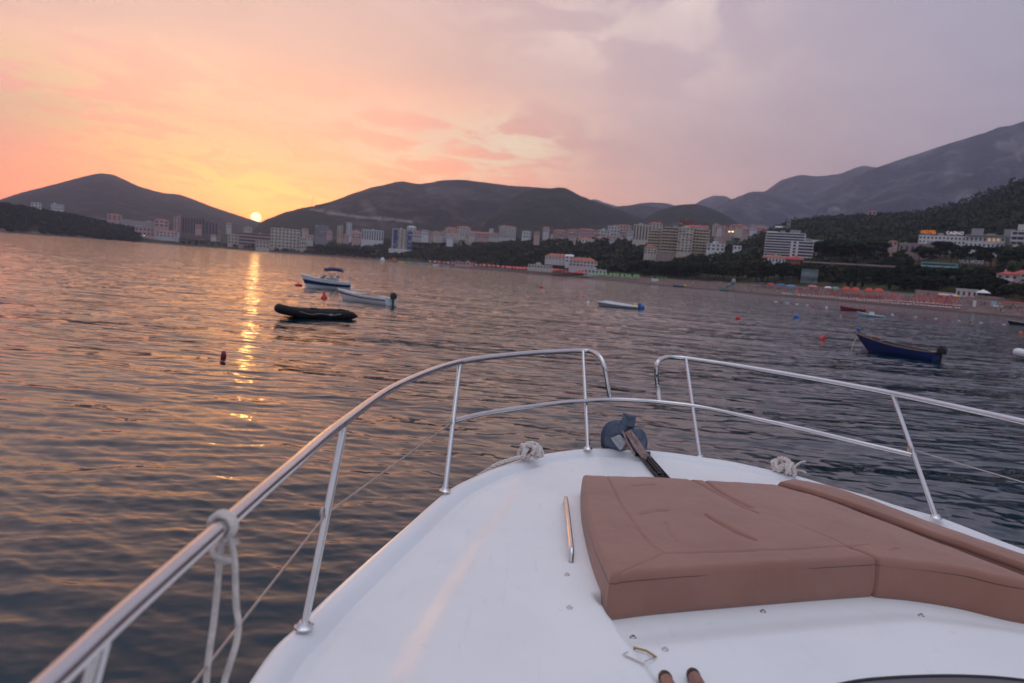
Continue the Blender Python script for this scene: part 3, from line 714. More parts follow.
def ridge_forest():
    g = np.random.default_rng(9); dep = HL
    V = []
    for o, n, s0 in ((dep[-1], 6000, 5.2),):
        me = o.data; c = np.zeros(len(me.vertices) * 3, np.float32); me.vertices.foreach_get('co', c); c = c.reshape(-1, 74, 3)[:, :70].reshape(-1, 3)
        p0 = c[g.integers(0, len(c), n)] + g.normal(size=(n, 3)) * (8, 8, 0)
        for p in p0:
            h = s0 * g.uniform(0.6, 1.3); nq = 9; u = g.normal(size=(nq, 3)); u /= np.linalg.norm(u, axis=1)[:, None]
            cc = p + (0, 0, h * 0.35) + u * h * 0.55; a = g.normal(size=(nq, 3)); a /= np.linalg.norm(a, axis=1)[:, None]; b = np.cross(u, a)
            s = h * 0.33 * g.uniform(0.6, 1.4, (nq, 1)); V.append(np.stack([cc + s * a, cc + s * b, cc - s * a, cc - s * b], 1).reshape(-1, 3))
    V = np.concatenate(V); o = link('hill_forest', npmesh('hill_forest', V, np.arange(len(V)).reshape(-1, 4), M['leaf'], smooth=False))
    tag(o, 'dark forest clothing the nearer hill ridges above the town', 'forest', kind='stuff')
ridge_forest()
#BUILDINGS#
# ------------------------------------------------------------------ buildings of the town
WM = {}
def win_mesh(w, h):
    k = (round(w, 1), round(h, 1))
    if k not in WM:
        mb = MB(); mb.box(-k[0] / 2, k[0] / 2, -0.06, 0.05, -k[1] / 2, k[1] / 2); WM[k] = mb.mesh('window', M['window'], False)
    return WM[k]
def place(px0, px1, yb, yt, rng=None, dd=None):
    pm = (px0 + px1) / 2
    if rng is None: g = hit(pm, yb) if dd is None else at(pm, dd)
    else: g = PR(pm, yb, rng)
    if dd is not None: g = PR(pm, yb, math.hypot(g[0], g[1]))
    w = (g - CAM) @ d_
    k = w / F
    return g, (px1 - px0) * k, (yb - yt) * k, k
def face(g, yaw=0): return math.atan2(-g[0], g[1]) + R_(yaw)
def building(label, px0, px1, yt, yb, wall='cream', roof='flat', rm='tile', st=4, bays=5, style='win', depth=None, yaw=0, rng=None, cat='building', name='building', group=None, base=5, lit=(), roofh=None):
    g, W, Ht, k = place(px0, px1, yb, yt, rng)
    if depth is None: depth = min(max(W * 0.6, 9), 18)
    t = thing(name, label, cat, g, face(g, yaw), group)
    if yaw: W = W / math.cos(R_(yaw)) * 0.9
    rh = 0 if roof == 'flat' else (roofh if roofh else min(Ht * 0.3, max(1.5, min(W, depth) * 0.22)))
    wh = Ht - rh
    mb = MB(); mb.box(-W / 2, W / 2, 0, depth, -base, wh); mb.build('wall', M[wall], t, False)
    ov = 0.5
    r = MB()
    if roof == 'flat':
        r.box(-W / 2 - 0.25, W / 2 + 0.25, -0.25, depth + 0.25, wh + 0.002, wh + 0.5)
        r.build('roof', M[rm if rm != 'tile' else wall], t, False)
    else:
        e = min(W, depth) / 2 if roof == 'hip' else 0.0
        x0, x1, y0, y1 = -W / 2 - ov, W / 2 + ov, -ov, depth + ov; ym = depth / 2
        z0 = wh + 0.003
        if W >= depth or roof == 'gable':
            ri = [(x0 + e * 0.8, ym, wh + rh), (x1 - e * 0.8, ym, wh + rh)]
            r.add([(x0, y0, z0), (x1, y0, z0), (x1, y1, z0), (x0, y1, z0)] + ri, [(0, 1, 5, 4), (2, 3, 4, 5), (1, 2, 5), (3, 0, 4), (3, 2, 1, 0)])
        else:
            ri = [(0, y0 + e * 0.8, wh + rh), (0, y1 - e * 0.8, wh + rh)]
            r.add([(x0, y0, z0), (x1, y0, z0), (x1, y1, z0), (x0, y1, z0)] + ri, [(0, 1, 4), (1, 2, 5, 4), (2, 3, 5), (3, 0, 4, 5), (3, 2, 1, 0)])
        r.build('roof', M[rm], t, False)
    sh = wh / st; bw = W / bays
    if style == 'win':
        me = win_mesh(bw * 0.45, sh * 0.5); sme = win_mesh(min(depth / 3 * 0.45, 2), sh * 0.5)
        for i in range(st):
            for j in range(bays):
                o = link('window', me, t, (-W / 2 + bw * (j + 0.5), 0, sh * (i + 0.52)))
                if (i, j) in lit:
                    o.data = me.copy(); o.data.materials.clear(); o.data.materials.append(M['litwin']); o['label'] = 'lit window glowing yellow'
    elif style == 'balcony':
        for i in range(st):
            b = MB(); b.box(-W / 2 + 0.8, W / 2 - 0.8, -0.05, 0.2, sh * i + sh * 0.12, sh * i + sh * 0.9); b.build('window', M['window'], t, False)
            b = MB(); b.box(-W / 2, W / 2, -1.5, -0.001, sh * i - 0.1, sh * i + 0.1); b.box(-W / 2, W / 2, -1.5, -1.4, sh * i + 0.1, sh * i + 0.34 * sh)
            b.build('balcony', M[wall], t, False)
        p = MB()
        for j in range(bays + 1):
            x = -W / 2 + bw * j; p.box(x - 0.16, x + 0.16, -1.46, -0.06, 0.12, wh - 0.02)
        p.build('balcony_dividers', M[wall], t, False)
    elif style == 'floors':                                    # long glazed bands between slab edges
        for i in range(st):
            b = MB(); b.box(-W / 2 + 0.3, W / 2 - 0.3, -0.05, 0.2, sh * i + sh * 0.25, sh * i + sh * 0.98); b.build('window', M['window'], t, False)
            b = MB(); b.box(-W / 2 - 0.4, W / 2 + 0.4, -1.4, -0.002, sh * i - 0.05, sh * i + 0.3 * sh); b.build('balcony', M[wall], t, False)
    elif style == 'stripes':                                   # upright dark window strips
        for j in range(bays):
            x = -W / 2 + bw * (j + 0.5); b = MB(); b.box(x - bw * 0.24, x + bw * 0.24, -0.06, 0.2, wh * 0.05, wh * 0.94); b.build('window', M['window'], t, False)
    q = random.Random(label)
    if roof == 'flat' and W > 14 and style != 'none':
        x = q.uniform(-W * 0.3, W * 0.15); extra(t, 'roof_hut', q.choice(['greyc', wall]), (x, x + q.uniform(3, 6), depth * 0.4, depth * 0.7, wh + 0.502, wh + q.uniform(2.2, 3.2)))
        for _ in range(2): x = q.uniform(-W * 0.42, W * 0.4); extra(t, 'roof_unit', 'greyc', (x, x + 1.5, depth * 0.2, depth * 0.35, wh + 0.502, wh + 1.5))
    elif roof != 'flat' and W > 7:
        x = q.uniform(-W * 0.25, W * 0.25); extra(t, 'chimney', wall, (x, x + 0.9, depth * 0.42, depth * 0.42 + 0.9, wh + rh * 0.5, wh + rh + 0.9))
    if style == 'win' and st > 1 and W > 9:
        for i in range(1, st):
            for j in range(bays):
                if q.random() < 0.35:
                    x = -W / 2 + bw * (j + 0.5); extra(t, 'balcony', q.choice(['whitew', wall]), (x - bw * 0.42, x + bw * 0.42, -1.3, -0.002, sh * i - 0.1, sh * i + 0.08), (x - bw * 0.42, x + bw * 0.42, -1.3, -1.2, sh * i + 0.08, sh * i + sh * 0.3))
    t['w'] = W; t['h'] = wh; t['dep'] = depth
    return t
def extra(t, name, mat, *boxes, label=None):
    mb = MB()
    for b in boxes: mb.box(*b)
    o = mb.build(name, M[mat], t, False)
    if label: o['label'] = label
    return o

B = building
# far left shore and headland
B('small pale flat-roofed building nestled in the dark headland trees, the left one of two', 32, 40.5, 203, 208.5, 'whitew', st=2, bays=3, rng=1800, base=12)
B('long pale flat-roofed building on the headland crest beside the haze-grey hill', 52, 63, 204.5, 210, 'whitew', st=2, bays=5, rng=1800, base=12)
B('pinkish house at the left end of the long terrace wall', 108, 121, 213.5, 220, 'pinkw', 'hip', st=2, bays=3, rng=1860, base=10)
B('low pinkish building at the water with one bright lamp in front', 136, 153, 227.5, 236, 'pinkw', st=2, bays=5, rng=1745, base=8)
B('low pale building with a sloping roof right of the bright shore lamp', 153, 173, 230, 237, 'pale', 'gable', 'tile', st=2, bays=6, rng=1750, base=8)
B('small pink house under the terrace wall beside the brown hotel block', 155, 168, 219, 227, 'pinkw', 'hip', st=2, bays=3, rng=1850, base=10)
t = B('slim pinkish tower attached to the left end of the wide brown hotel', 173.5, 180, 217, 233, 'pinkw', st=8, bays=2, rng=1870, base=12)
t = B('wide brown hotel block with rows of balconies and a stepped roof on the far shore', 180, 203, 217.5, 234, 'brown', st=7, bays=9, style='stripes', rng=1880, base=12)
B('lower brown wing joined to the right of the wide brown hotel', 203, 217, 222, 234.5, 'brown', st=5, bays=5, style='stripes', rng=1885, base=12)
B('tiny white house between the brown hotel and the long cream hotels', 211, 216, 234.5, 238, 'whitew', 'hip', st=1, bays=2, rng=1800, base=8)
B('cream shore building at the left of the long hotel row under the sun', 228, 240, 234.5, 244, 'cream', st=3, bays=4, rng=1700, base=8)
B('long pink and cream hotel directly below the setting sun', 240, 270.5, 233.5, 246.5, 'pinkw', st=4, bays=12, style='balcony', rng=1680, base=8)
B('tall cream hotel with a dark recess right of the long pink hotel', 271, 299, 229, 248, 'cream', st=6, bays=8, rng=1640, base=8)
B('low cream wing stepping down at the right of the cream hotel', 299, 306, 237.5, 249.5, 'cream', st=3, bays=3, rng=1600, base=8)
B('small cream pavilion on the beach below the long pink hotel', 256, 269, 241.5, 248, 'cream', st=2, bays=4, rng=1600, base=8)
B('pale house roofs between the cream hotel and the dark grove', 305, 313, 235, 241, 'pale', 'gable', st=2, bays=3, rng=1720, base=12)
# behind the dark grove
t = B('grey-white apartment slab with a sloping stepped roof behind the dark grove', 315, 328.5, 225.5, 237, 'greyc', st=7, bays=6, rng=1850, base=20)
B('narrow yellow-cream tower behind the dark grove', 337, 342.5, 226, 238, 'ochre', st=8, bays=2, rng=1860, base=20)
B('narrow white tower taller than the yellow one beside it', 346, 351.2, 223, 236, 'whitew', st=9, bays=2, rng=1840, base=20)
B('low pinkish house between the white tower and the finned white block', 352, 361, 232, 238.5, 'pinkw', 'gable', st=2, bays=3, rng=1750, base=20)
B('wide white apartment block with upright fins behind the dark grove', 361.5, 383, 230, 240.5, 'whitew', st=5, bays=9, style='stripes', rng=1700, base=20)
# blue tower
t = B('tall tower with two blue glass corners and a cream centre on a white podium', 391.5, 411, 229.5, 250.5, 'cream', st=12, bays=5, rng=1390, base=8)
w, h = t['w'], t['h']
extra(t, 'glass_corner', 'bluet', (-w / 2 + 2.4, -w / 2 + 10, -1.2, -0.1, 0, h - 2)); extra(t, 'glass_corner', 'bluet', (w / 2 - 9, w / 2 - 0.2, -1.2, -0.1, 0, h - 2))
extra(t, 'podium', 'whitew', (-w / 2 - 5, w / 2 + 12, -9, -1.3, -6, 2.4))
# houses on the bank and slope, left to right
B('white-roofed house directly behind the top of the blue tower', 407, 416, 226, 230.5, 'whitew', 'hip', 'whitew', st=2, bays=3, rng=1650, base=10)
B('red-roofed pale house right of the blue tower', 411.5, 421.5, 230.5, 238, 'pale', 'hip', st=2, bays=4, rng=1450, base=8)
B('small white house above the scrub right of the blue tower', 422.5, 430, 231.5, 236, 'whitew', 'gable', 'greyc', st=2, bays=3, rng=1500, base=8)
B('wide low pinkish house left of the cream apartments', 430.5, 443.5, 231, 237.5, 'pinkw', 'hip', st=2, bays=5, rng=1500, base=8)
B('cream apartment house with a bluish glazed front', 444.5, 457, 227, 236, 'cream', 'hip', 'tile', st=4, bays=5, rng=1480, base=8)
B('red-roofed apartment house taller than the cream one on its left', 457, 470, 226, 236.5, 'pale', 'hip', st=4, bays=5, rng=1470, base=8)
B('low pale house row on the slope below the red-roofed apartments', 446, 458, 234, 239, 'pale', 'gable', 'greyc', st=2, bays=4, rng=1400, base=8)
B('long terrace of red-roofed houses stepping down the slope', 470, 489, 231.5, 238, 'pinkw', 'gable', st=2, bays=7, rng=1440, base=8)
B('white cubic house standing above the red-roofed terrace', 489, 493, 229, 235, 'whitew', st=2, bays=2, rng=1460, base=10)
B('row of small pale houses left of the big rose-topped apartment block', 489, 499, 232.5, 238, 'pale', 'hip', st=2, bays=4, rng=1400, base=8)
B('big cream apartment block with a red roof edge standing alone on the slope', 498.5, 515.5, 225.5, 238, 'pale', 'hip', st=6, bays=7, rng=1380, roofh=2.5, base=10)
B('white house with dark triangular gable among dark trees', 522.5, 531, 231, 238.5, 'whitew', 'gable', 'greyc', st=2, bays=3, rng=1300, yaw=15, base=10)
B('long low house half hidden in trees below the white gabled house', 516, 529, 252, 255.5, 'greyc', 'gable', 'greyc', st=1, bays=4, rng=1040, base=10)
B('red-roofed apartment block at the left end of the pink terraces', 553, 566, 229.5, 240, 'pinkw', 'hip', st=4, bays=5, rng=1150, base=12)
B('tall pinkish terrace block with a flat red roof in the middle of the pink houses', 566, 577.5, 229, 244, 'pinkw', 'hip', st=5, bays=5, rng=1120, base=12, roofh=2)
B('wide pink apartment block with a long dark-red roof behind the white arcaded house', 577, 596, 228.5, 241, 'pinkw', 'hip', 'redroof', st=4, bays=8, rng=1120, base=12, roofh=2.5)
B('white arcaded house with a red roof in front of the pink blocks', 577.5, 598, 238.5, 247, 'whitew', 'hip', st=2, bays=6, rng=1040, base=12, roofh=2.2)
B('low pink wall of houses at the foot of the pink blocks', 556, 578, 244.5, 248.5, 'pinkw', st=1, bays=6, rng=1040, base=12)
B('pale stepped house right of the pink blocks', 597, 609, 230.5, 240.5, 'pale', st=3, bays=4, rng=1120, base=14)
B('pale apartment house rising behind the stepped house', 607, 619, 226.5, 239.5, 'pale', st=4, bays=4, rng=1140, base=14)
B('brownish apartment house with a dark square end wall', 616, 631, 224.5, 238, 'pinkw', 'hip', st=4, bays=5, rng=1160, base=14, roofh=2)
for (a, b_, y0, y1, n, r0_, r1_, lb, gp) in ((300, 362, 233, 238, 4, 1750, 1900, 'small pale house half hidden behind the dark grove', 'houses behind the grove'),
        (412, 500, 233.5, 240, 16, 1360, 1520, 'small pale house on the slope between the blue tower and the red-edged block', 'houses on the slope by the blue tower'),
        (532, 640, 234, 246, 14, 1040, 1200, 'small red-roofed house among the trees around the pink terraces', 'small houses around the pink terraces'),
        (708, 768, 229, 236, 9, 1100, 1350, 'small pinkish house in the valley behind the reddish bank', 'valley houses'),
        (120, 260, 226, 238, 7, 1750, 1950, 'small hazy house on the far shore slope under the left hill', 'houses under the left hill')):
    for i in range(n):
        px = a + (b_ - a) * (i + rnd.uniform(0.1, 0.9)) / n; f = (px - a) / (b_ - a); yb_ = y0 + (y1 - y0) * rnd.random() + (px - (a + b_) / 2) * 0.05; w_ = rnd.uniform(4.5, 8.5)
        B(lb, px, px + w_, yb_ - rnd.uniform(3.2, 5.5), yb_, rnd.choice(['pale', 'whitew', 'cream', 'pinkw']), rnd.choice(['hip', 'gable', 'hip', 'flat']), rnd.choice(['tile', 'tile', 'redroof']), st=2, bays=3, rng=rnd.uniform(r0_, r1_), base=14, yaw=rnd.uniform(-20, 20), group=gp, name='house', cat='house')
# apartment towers and the big cream blocks
B('tall apartment block with upright dark stripes left of the big cream balconied block', 632.5, 650, 225, 240.5, 'cream', st=8, bays=6, style='stripes', rng=980, base=12)
B('highest cream corner tower behind the striped block', 648, 661, 222, 240, 'cream', 'hip', 'tile', st=8, bays=4, rng=990, base=12, roofh=2.5)
B('red-brown apartment tower sticking up behind the big cream block', 678.5, 692, 220.5, 232, 'redw', st=6, bays=4, rng=980, base=25)
B('pale block with a sloping red roof behind the right end of the big cream block', 689, 707.5, 225, 233, 'pale', 'gable', 'redroof', st=4, bays=6, rng=940, base=25)
B('left wing of the big cream block with small balconies', 646, 662, 231, 251, 'ochre', st=7, bays=5, rng=740, style='balcony', base=10, yaw=-6)
B('middle of the big cream block with rust-coloured balcony rows', 660, 678, 228, 252, 'ochre', st=8, bays=5, rng=735, style='balcony', base=10)
B('tallest bay of the big cream block with dark windows in upright columns', 676.5, 691, 228, 252.5, 'cream', st=9, bays=4, rng=725, style='win', base=10)
B('right wing of the big cream block with rounded stacked balconies', 690.5, 708, 230, 253, 'ochre', st=8, bays=5, rng=735, style='balcony', base=10, yaw=8)
B('low pale annex at the left foot of the big cream block', 644, 656.5, 245.5, 254, 'cream', 'hip', st=3, bays=4, rng=705, base=10, roofh=1.5)
t = B('long pale ramp wall climbing below the big cream block', 657, 673, 252.3, 255, 'stone', st=1, bays=1, style='none', rng=690, base=8)
B('pale flat building on the reddish bank right of the big cream block', 706.5, 724, 244, 251, 'whitew', st=2, bays=4, rng=720, base=10)
B('small white kiosk on the reddish bank left of the tall white hotel', 733, 741, 246, 250, 'whitew', st=1, bays=2, rng=700, base=10)
# distant houses of the valley
B('pale house with a red roof in the valley right of the big cream block', 715, 727, 225.5, 232.5, 'pinkw', 'hip', st=3, bays=4, rng=1250, base=25)
B('pink valley house beside the two yellow lights', 739, 749, 228, 234, 'pinkw', 'hip', st=3, bays=3, rng=1300, base=25)
B('row of pink valley houses above the left end of the tall white hotel', 750, 768, 226, 234, 'pinkw', 'hip', st=3, bays=6, rng=1300, base=25)
B('slender pale church tower on the valley skyline behind the tall white hotel', 786, 789.5, 219.5, 232, 'greyc', 'hip', 'greyc', st=3, bays=1, rng=1150, base=25)
B('pale church nave with a sloping roof behind the tall white hotel', 775, 787, 226, 233, 'pale', 'gable', 'pale', st=2, bays=3, rng=1150, base=25)
B('small orange-roofed house alone on the dark wooded ridge', 868, 876, 210, 214.5, 'pinkw', 'hip', 'tile', st=1, bays=2, rng=1240, base=25)
# tall white hotel
t = B('tall white hotel with nine long glazed floors', 763, 803, 233.5, 257, 'whitew', st=9, bays=8, style='floors', rng=610, base=10, yaw=-4)
w, h = t['w'], t['h']
extra(t, 'roof_hut', 'greyc', (w * 0.1, w * 0.36, 3, 9, h + 0.52, h + 3.2)); extra(t, 'roof_canopy', 'whitew', (-w / 2, -w * 0.22, 1, 10, h + 0.52, h + 1.3))
t = B('lower white hotel wing with two upright pillars in front of the tall hotel', 790.5, 811, 242, 257.5, 'whitew', st=5, bays=5, style='floors', rng=585, base=10)
w, h = t['w'], t['h']
extra(t, 'pillar', 'whitew', (-w / 2 - 0.2, -w / 2 + 1.6, -2.4, -1.42, 0, h)); extra(t, 'pillar', 'whitew', (-w / 2 + 3.6, -w / 2 + 5.4, -2.4, -1.42, 0, h))
B('white pavilion with a long orange roof at the foot of the tall white hotel', 762, 784, 254.5, 263, 'whitew', 'hip', 'tile', st=1, bays=7, rng=570, base=8, roofh=2.5)
B('low red-roofed hall beside the white pavilion of the tall hotel', 782.5, 803, 256.5, 261.5, 'redw', 'hip', 'redroof', st=1, bays=5, rng=575, base=8, roofh=2.2)
B('pale flat roof showing above the dark pines right of the white hotel wing', 810, 822, 240.5, 245, 'whitew', st=1, bays=3, rng=660, base=10)
B('small orange-roofed house peeking out of the dark trees left of the casino', 889, 897, 240, 245.5, 'pinkw', 'hip', 'tile', st=1, bays=2, rng=600, base=10)
B('tiny white gable in the dark trees left of the casino terrace', 876, 882, 246, 251, 'whitew', 'gable', 'greyc', st=1, bays=1, rng=560, base=10)
# casino hotel
t = B('long white hotel carrying lit roof letters above the dark bank', 921, 968, 236.5, 248.5, 'whitew', st=3, bays=14, rng=575, base=10)
casino = t
t = B('long pale terrace building with arches below the left of the casino hotel', 901, 945, 244.5, 255, 'stone', st=1, bays=9, rng=545, base=8, rm='palestone')
t = B('right wing of the casino hotel with two lit yellow windows', 967, 1000, 236.5, 249, 'whitew', st=2, bays=9, rng=570, base=10, lit=((1, 5), (1, 6), (1, 7)))
w, h = t['w'], t['h']
extra(t, 'roof_hut', 'greyc', (-w / 2 + 3, -w / 2 + 10, 3, 9, h + 0.52, h + 5.5)); extra(t, 'roof_hut', 'greyc', (w / 2 - 1, w / 2 + 5, 3, 9, h - 8, h + 5.5))
extra(t, 'roof_slab', 'greyc', (-w / 2, w / 2, -2.2, -0.3, h + 0.1, h + 0.9))
B('small white house with an arch below the lit casino windows', 983, 997, 247.5, 255, 'whitew', st=2, bays=3, rng=540, base=8)
t = B('stepped pale building cut off by the right edge of the picture', 1013, 1046, 232, 247, 'pale', st=3, bays=6, style='balcony', rng=560, base=12)
w, h = t['w'], t['h']; extra(t, 'upper_floor', 'pale', (-w / 2 + 3, w / 2, 3, 14, h + 0.52, h + 5)); extra(t, 'top_floor', 'pale', (-w / 2 + 6, w / 2, 5, 14, h + 5.01, h + 8.5))
# roof letters
def letters(txt, o, mat, name, label, cat, W, Hh, loc, rz):
    cu = bpy.data.curves.new(name, 'FONT'); cu.body = txt; cu.size = 1; cu.extrude = 0.04; cu.align_x = 'CENTER'; cu.offset = 0.012
    ob = bpy.data.objects.new(name, cu); COL.objects.link(ob); bpy.context.view_layer.update()
    dg = bpy.context.evaluated_depsgraph_get(); me = bpy.data.meshes.new_from_object(ob.evaluated_get(dg)); bpy.data.objects.remove(ob)
    c = np.zeros(len(me.vertices) * 3, np.float32); me.vertices.foreach_get('co', c); c = c.reshape(-1, 3)
    c[:, 0] -= (c[:, 0].min() + c[:, 0].max()) / 2; c[:, 0] *= W / np.ptp(c[:, 0]); c[:, 1] -= c[:, 1].min(); c[:, 1] *= Hh / np.ptp(c[:, 1]); c[:, 2] *= 4
    c = np.stack([c[:, 0], -c[:, 2], c[:, 1]], 1); me.vertices.foreach_set('co', np.ascontiguousarray(c, np.float32).ravel())
    me.materials.clear(); me.materials.append(M[mat]); me.update(); me.name = name
    t = thing(name, label, cat, loc, rz)
    link('lettering', me, t); f = MB()
    f.box(-W / 2, W / 2, 0.3, 0.4, -0.25, -0.05)
    for i in range(6): x = -W / 2 + W * (i + 0.5) / 6; f.box(x - 0.08, x + 0.08, 0.3, 0.4, -1.2, -0.251)
    f.build('support_frame', M['greyc'], t, False); return t
w, h = casino['w'], casino['h']; k_ = w / 47.0; cz = casino.location; cr = casino.rotation_euler[2]
def on_roof(x, z): 
    return (cz[0] + x * math.cos(cr) - 2 * math.sin(cr), cz[1] + x * math.sin(cr) + 2 * math.cos(cr), cz[2] + z)
letters('HOTEL', casino, 'litorange', 'roof_sign', 'orange lit letters HOTEL on the roof of the casino hotel', 'sign', 13.5 * k_, 3.4 * k_, on_roof((-44.5 + 36) * k_ - 7 * k_, h + 1.7), cr)
letters('CASINO', casino, 'litwhite', 'roof_sign', 'white lit letters CASINO on the roof of the casino hotel', 'sign', 14.5 * k_, 3.0 * k_, on_roof(7.0 * k_, h + 1.7), cr)
g = PR(971, 263.3, 430); letters('VILA MORE', None, 'greyw', 'hillside_sign', 'white letters on the dark bank right of the turquoise bus', 'sign', 10.8, 1.8, g, face(g))
# terraces, walls
def strip_wall(label, px0, px1, y0, y1, hgt, r0_, r1_, mat, name='terrace_wall', th=1.0, drop=6):
    A = []; n = 24
    for i in range(n + 1):
        t = i / n; px = px0 + (px1 - px0) * t; p = PR(px, y0 + (y1 - y0) * t, r0_ + (r1_ - r0_) * t); A.append(p)
    c = sum(A) / len(A); mb = MB(); rows = []
    for p in A:
        u = p / np.linalg.norm(p[:2]) * th; p = p - c
        rows.append([(p[0], p[1], p[2] - drop), (p[0], p[1], p[2] + hgt), (p[0] + u[0], p[1] + u[1], p[2] + hgt), (p[0] + u[0], p[1] + u[1], p[2] - drop)])
    mb.grid(rows); o = mb.build(name, M[mat], None, False); o.location = c; tag(o, label, 'wall'); return o
strip_wall('long pale terrace wall on the far slope above the low shore building', 120, 168, 220.5, 226.5, 4.5, 1850, 1860, 'palestone', drop=10)
strip_wall('pinkish stone wall carrying the hillside road below the casino', 803, 1000, 261.6, 272.3, 0.5, 500, 428, 'stone', drop=0.5)
strip_wall('pinkish promenade wall behind the sunbeds below the pines', 915, 1004, 292.0, 300.5, 1.3, 396, 372, 'stone', drop=0.8)
def road():
    A = []
    for i in range(40):
        t = i / 39; px = 800 + 260 * t; p = PR(px, 260.6 + 14.2 * t, 502 - 95 * t); u = p / np.linalg.norm(p[:2]); A.append([(p[0] + u[0] * q, p[1] + u[1] * q, p[2] + 0.15) for q in (1.0, 4.5, 9.0)])
    mb = MB(); mb.grid(A); o = mb.build('road', plain('worn_asphalt', (0.055, 0.052, 0.055), 0.9, 0, 0.2, 0.3), None, False); o['kind'] = 'structure'
road()
# turquoise bus
def bus():
    g = PR(939, 268.2, 440); k = (g - CAM) @ d_ / F; L = 31.5 * k; hh = 5.2 * k
    t = thing('bus', 'long turquoise bus standing on the hillside road', 'bus', g, face(g))
    b = MB(); b.box(-L / 2, L / 2, 0, 2.5, 0.45, hh); b.build('body', M['tealbus'], t, False)
    b = MB(); b.box(-L / 2 + 0.5, L / 2 - 0.9, -0.05, 0.1, hh * 0.48, hh * 0.83); b.build('window', M['window'], t, False)
    b = MB(); b.box(-L / 2 - 0.04, -L / 2 + 0.1, 0.2, 2.3, hh * 0.4, hh * 0.86); b.build('windscreen', M['window'], t, False)
    b = MB(); b.box(-L / 2 + 0.3, L / 2 - 0.3, 0.25, 2.2, hh + 0.002, hh + 0.22); b.build('roof', M['tealbus'], t, False)
    for x in (-L * 0.33, L * 0.1, L * 0.33):
        for y in (0.13, 2.3):
            w = MB(); w.tube([(x, y - 0.16, 0.5), (x, y + 0.14, 0.5)], 0.5, 14); w.build('wheel', M['rubber'], t)
    s = MB(); s.box(-L / 2, L / 2, -0.02, 0.1, 0.9, 1.15); s.build('side_stripe', M['whitew'], t, False)
bus()
# red-roofed beach hotel and the pink villa
B('left half of the red-roofed white hotel in the beach trees', 545, 568, 253.5, 259.5, 'pale', 'hip', st=2, bays=7, rng=745, base=6, roofh=3.4)
B('white stair block between the two red roofs of the beach hotel', 565, 573, 254.5, 262.5, 'whitew', 'gable', 'whitew', st=2, bays=2, rng=735, base=6)
B('right half of the red-roofed white hotel in the beach trees', 569, 597, 257.5, 267, 'pale', 'hip', st=2, bays=8, rng=725, base=6, roofh=3.8)
t = B('pink villa with a red roof and white balcony at the right edge', 997, 1015, 271, 286, 'pinkw', 'hip', 'redroof', st=2, bays=3, rng=388, base=8, roofh=1.5, depth=9)
w, h = t['w'], t['h']; extra(t, 'balcony', 'whitew', (-w / 2 - 0.4, w / 2 - 2, -1.6, -0.08, h * 0.42, h * 0.5), (-w / 2 - 0.4, w / 2 - 2, -1.6, -1.5, h * 0.5, h * 0.66)); extra(t, 'stair', 'whitew', (-w / 2 + 1, w / 2 + 2, -2.6, -1.7, -3, -0.4))
B('pale villa with a red roof behind the pink villa, cut off by the right edge', 1015, 1044, 270, 283, 'pale', 'hip', 'redroof', st=2, bays=5, rng=392, base=8, roofh=1.8, depth=9)
# beach bars
B('long cream beach bar with a flat roof behind the red parasol rows', 528, 552, 265.2, 268.5, 'cream', st=1, bays=8, rng=715, base=3)
B('pale beach kiosk with a flat roof left of the lime-green parasols', 584, 606, 269.7, 274, 'pale', st=1, bays=6, rng=690, base=3)
B('small pink beach house under the pines behind the sunbeds', 940, 953, 293.5, 300.5, 'pinkw', 'gable', 'pinkw', st=1, bays=3, rng=374, base=3)
B('white beach bar behind the right end of the sunbed rows', 957, 975, 290, 297.5, 'pale', st=1, bays=4, rng=380, base=3)
B('low white beach hut row behind the far inflatables', 455, 473, 262.3, 265, 'pinkw', st=1, bays=5, rng=1000, base=3)
t = thing('lit_lamp', 'bright round lamp in front of the low pinkish shore building', 'lamp', PR(144, 236.5, 1735))
b = MB(); b.tube([(0, 0, -4), (0, 0, 2)], 0.15, 6); b.build('pole', M['pole'], t); b = MB(); b.lathe([(0.1, -0.9), (0.9, 0), (0.1, 0.9)], 10, (0, 0, 2.6)); b.build('globe', M['lamp'], t)
for px, lb in ((729.2, 'left one of two yellow street lamps glowing in the valley'), (732.6, 'right one of two yellow street lamps glowing in the valley')):
    t = thing('street_lamp', lb, 'lamp', PR(px, 232.6, 1180)); b = MB(); b.tube([(0, 0, -14), (0, 0, 1)], 0.15, 6); b.build('pole', M['pole'], t); b = MB(); b.box(-1.5, 1.5, -0.5, 0.5, 1, 2.2); b.build('lamp_head', M['lamp'], t)
g = PR(312, 207.5, 2890); t = thing('radio_mast', 'thin radio mast on the hill right of the sun', 'mast', g); k = (g - CAM) @ d_ / F
b = MB(); b.tube([(0, 0, -5), (0, 0, 11.5 * k)], [0.9, 0.3], 5); b.build('mast', M['redw'], t); b = MB()
for q in (3, 6, 9): b.box(-1.4, 1.4, -0.3, 0.3, q * k, q * k + 0.5)
b.build('antenna', M['greyc'], t, False)
g = PR(803, 281, 455); 
mb = MB(); mb.grid([[(x, 0.8 * math.sin(x * 0.9) + 0.5 * math.sin(z * 1.1), z) for z in np.linspace(0, 8.5, 14)] for x in np.linspace(-4.6, 4.6, 30)])
o = mb.build('net_screen', M['net'], None); o.location = PR(808.5, 283.5, 446); o.rotation_euler = (0, 0, face(g)); tag(o, 'pale grey-green netting hung on the bank behind the blue beach canopies', 'netting')
sm = o.modifiers.new('thick', 'SOLIDIFY'); sm.thickness = 0.1
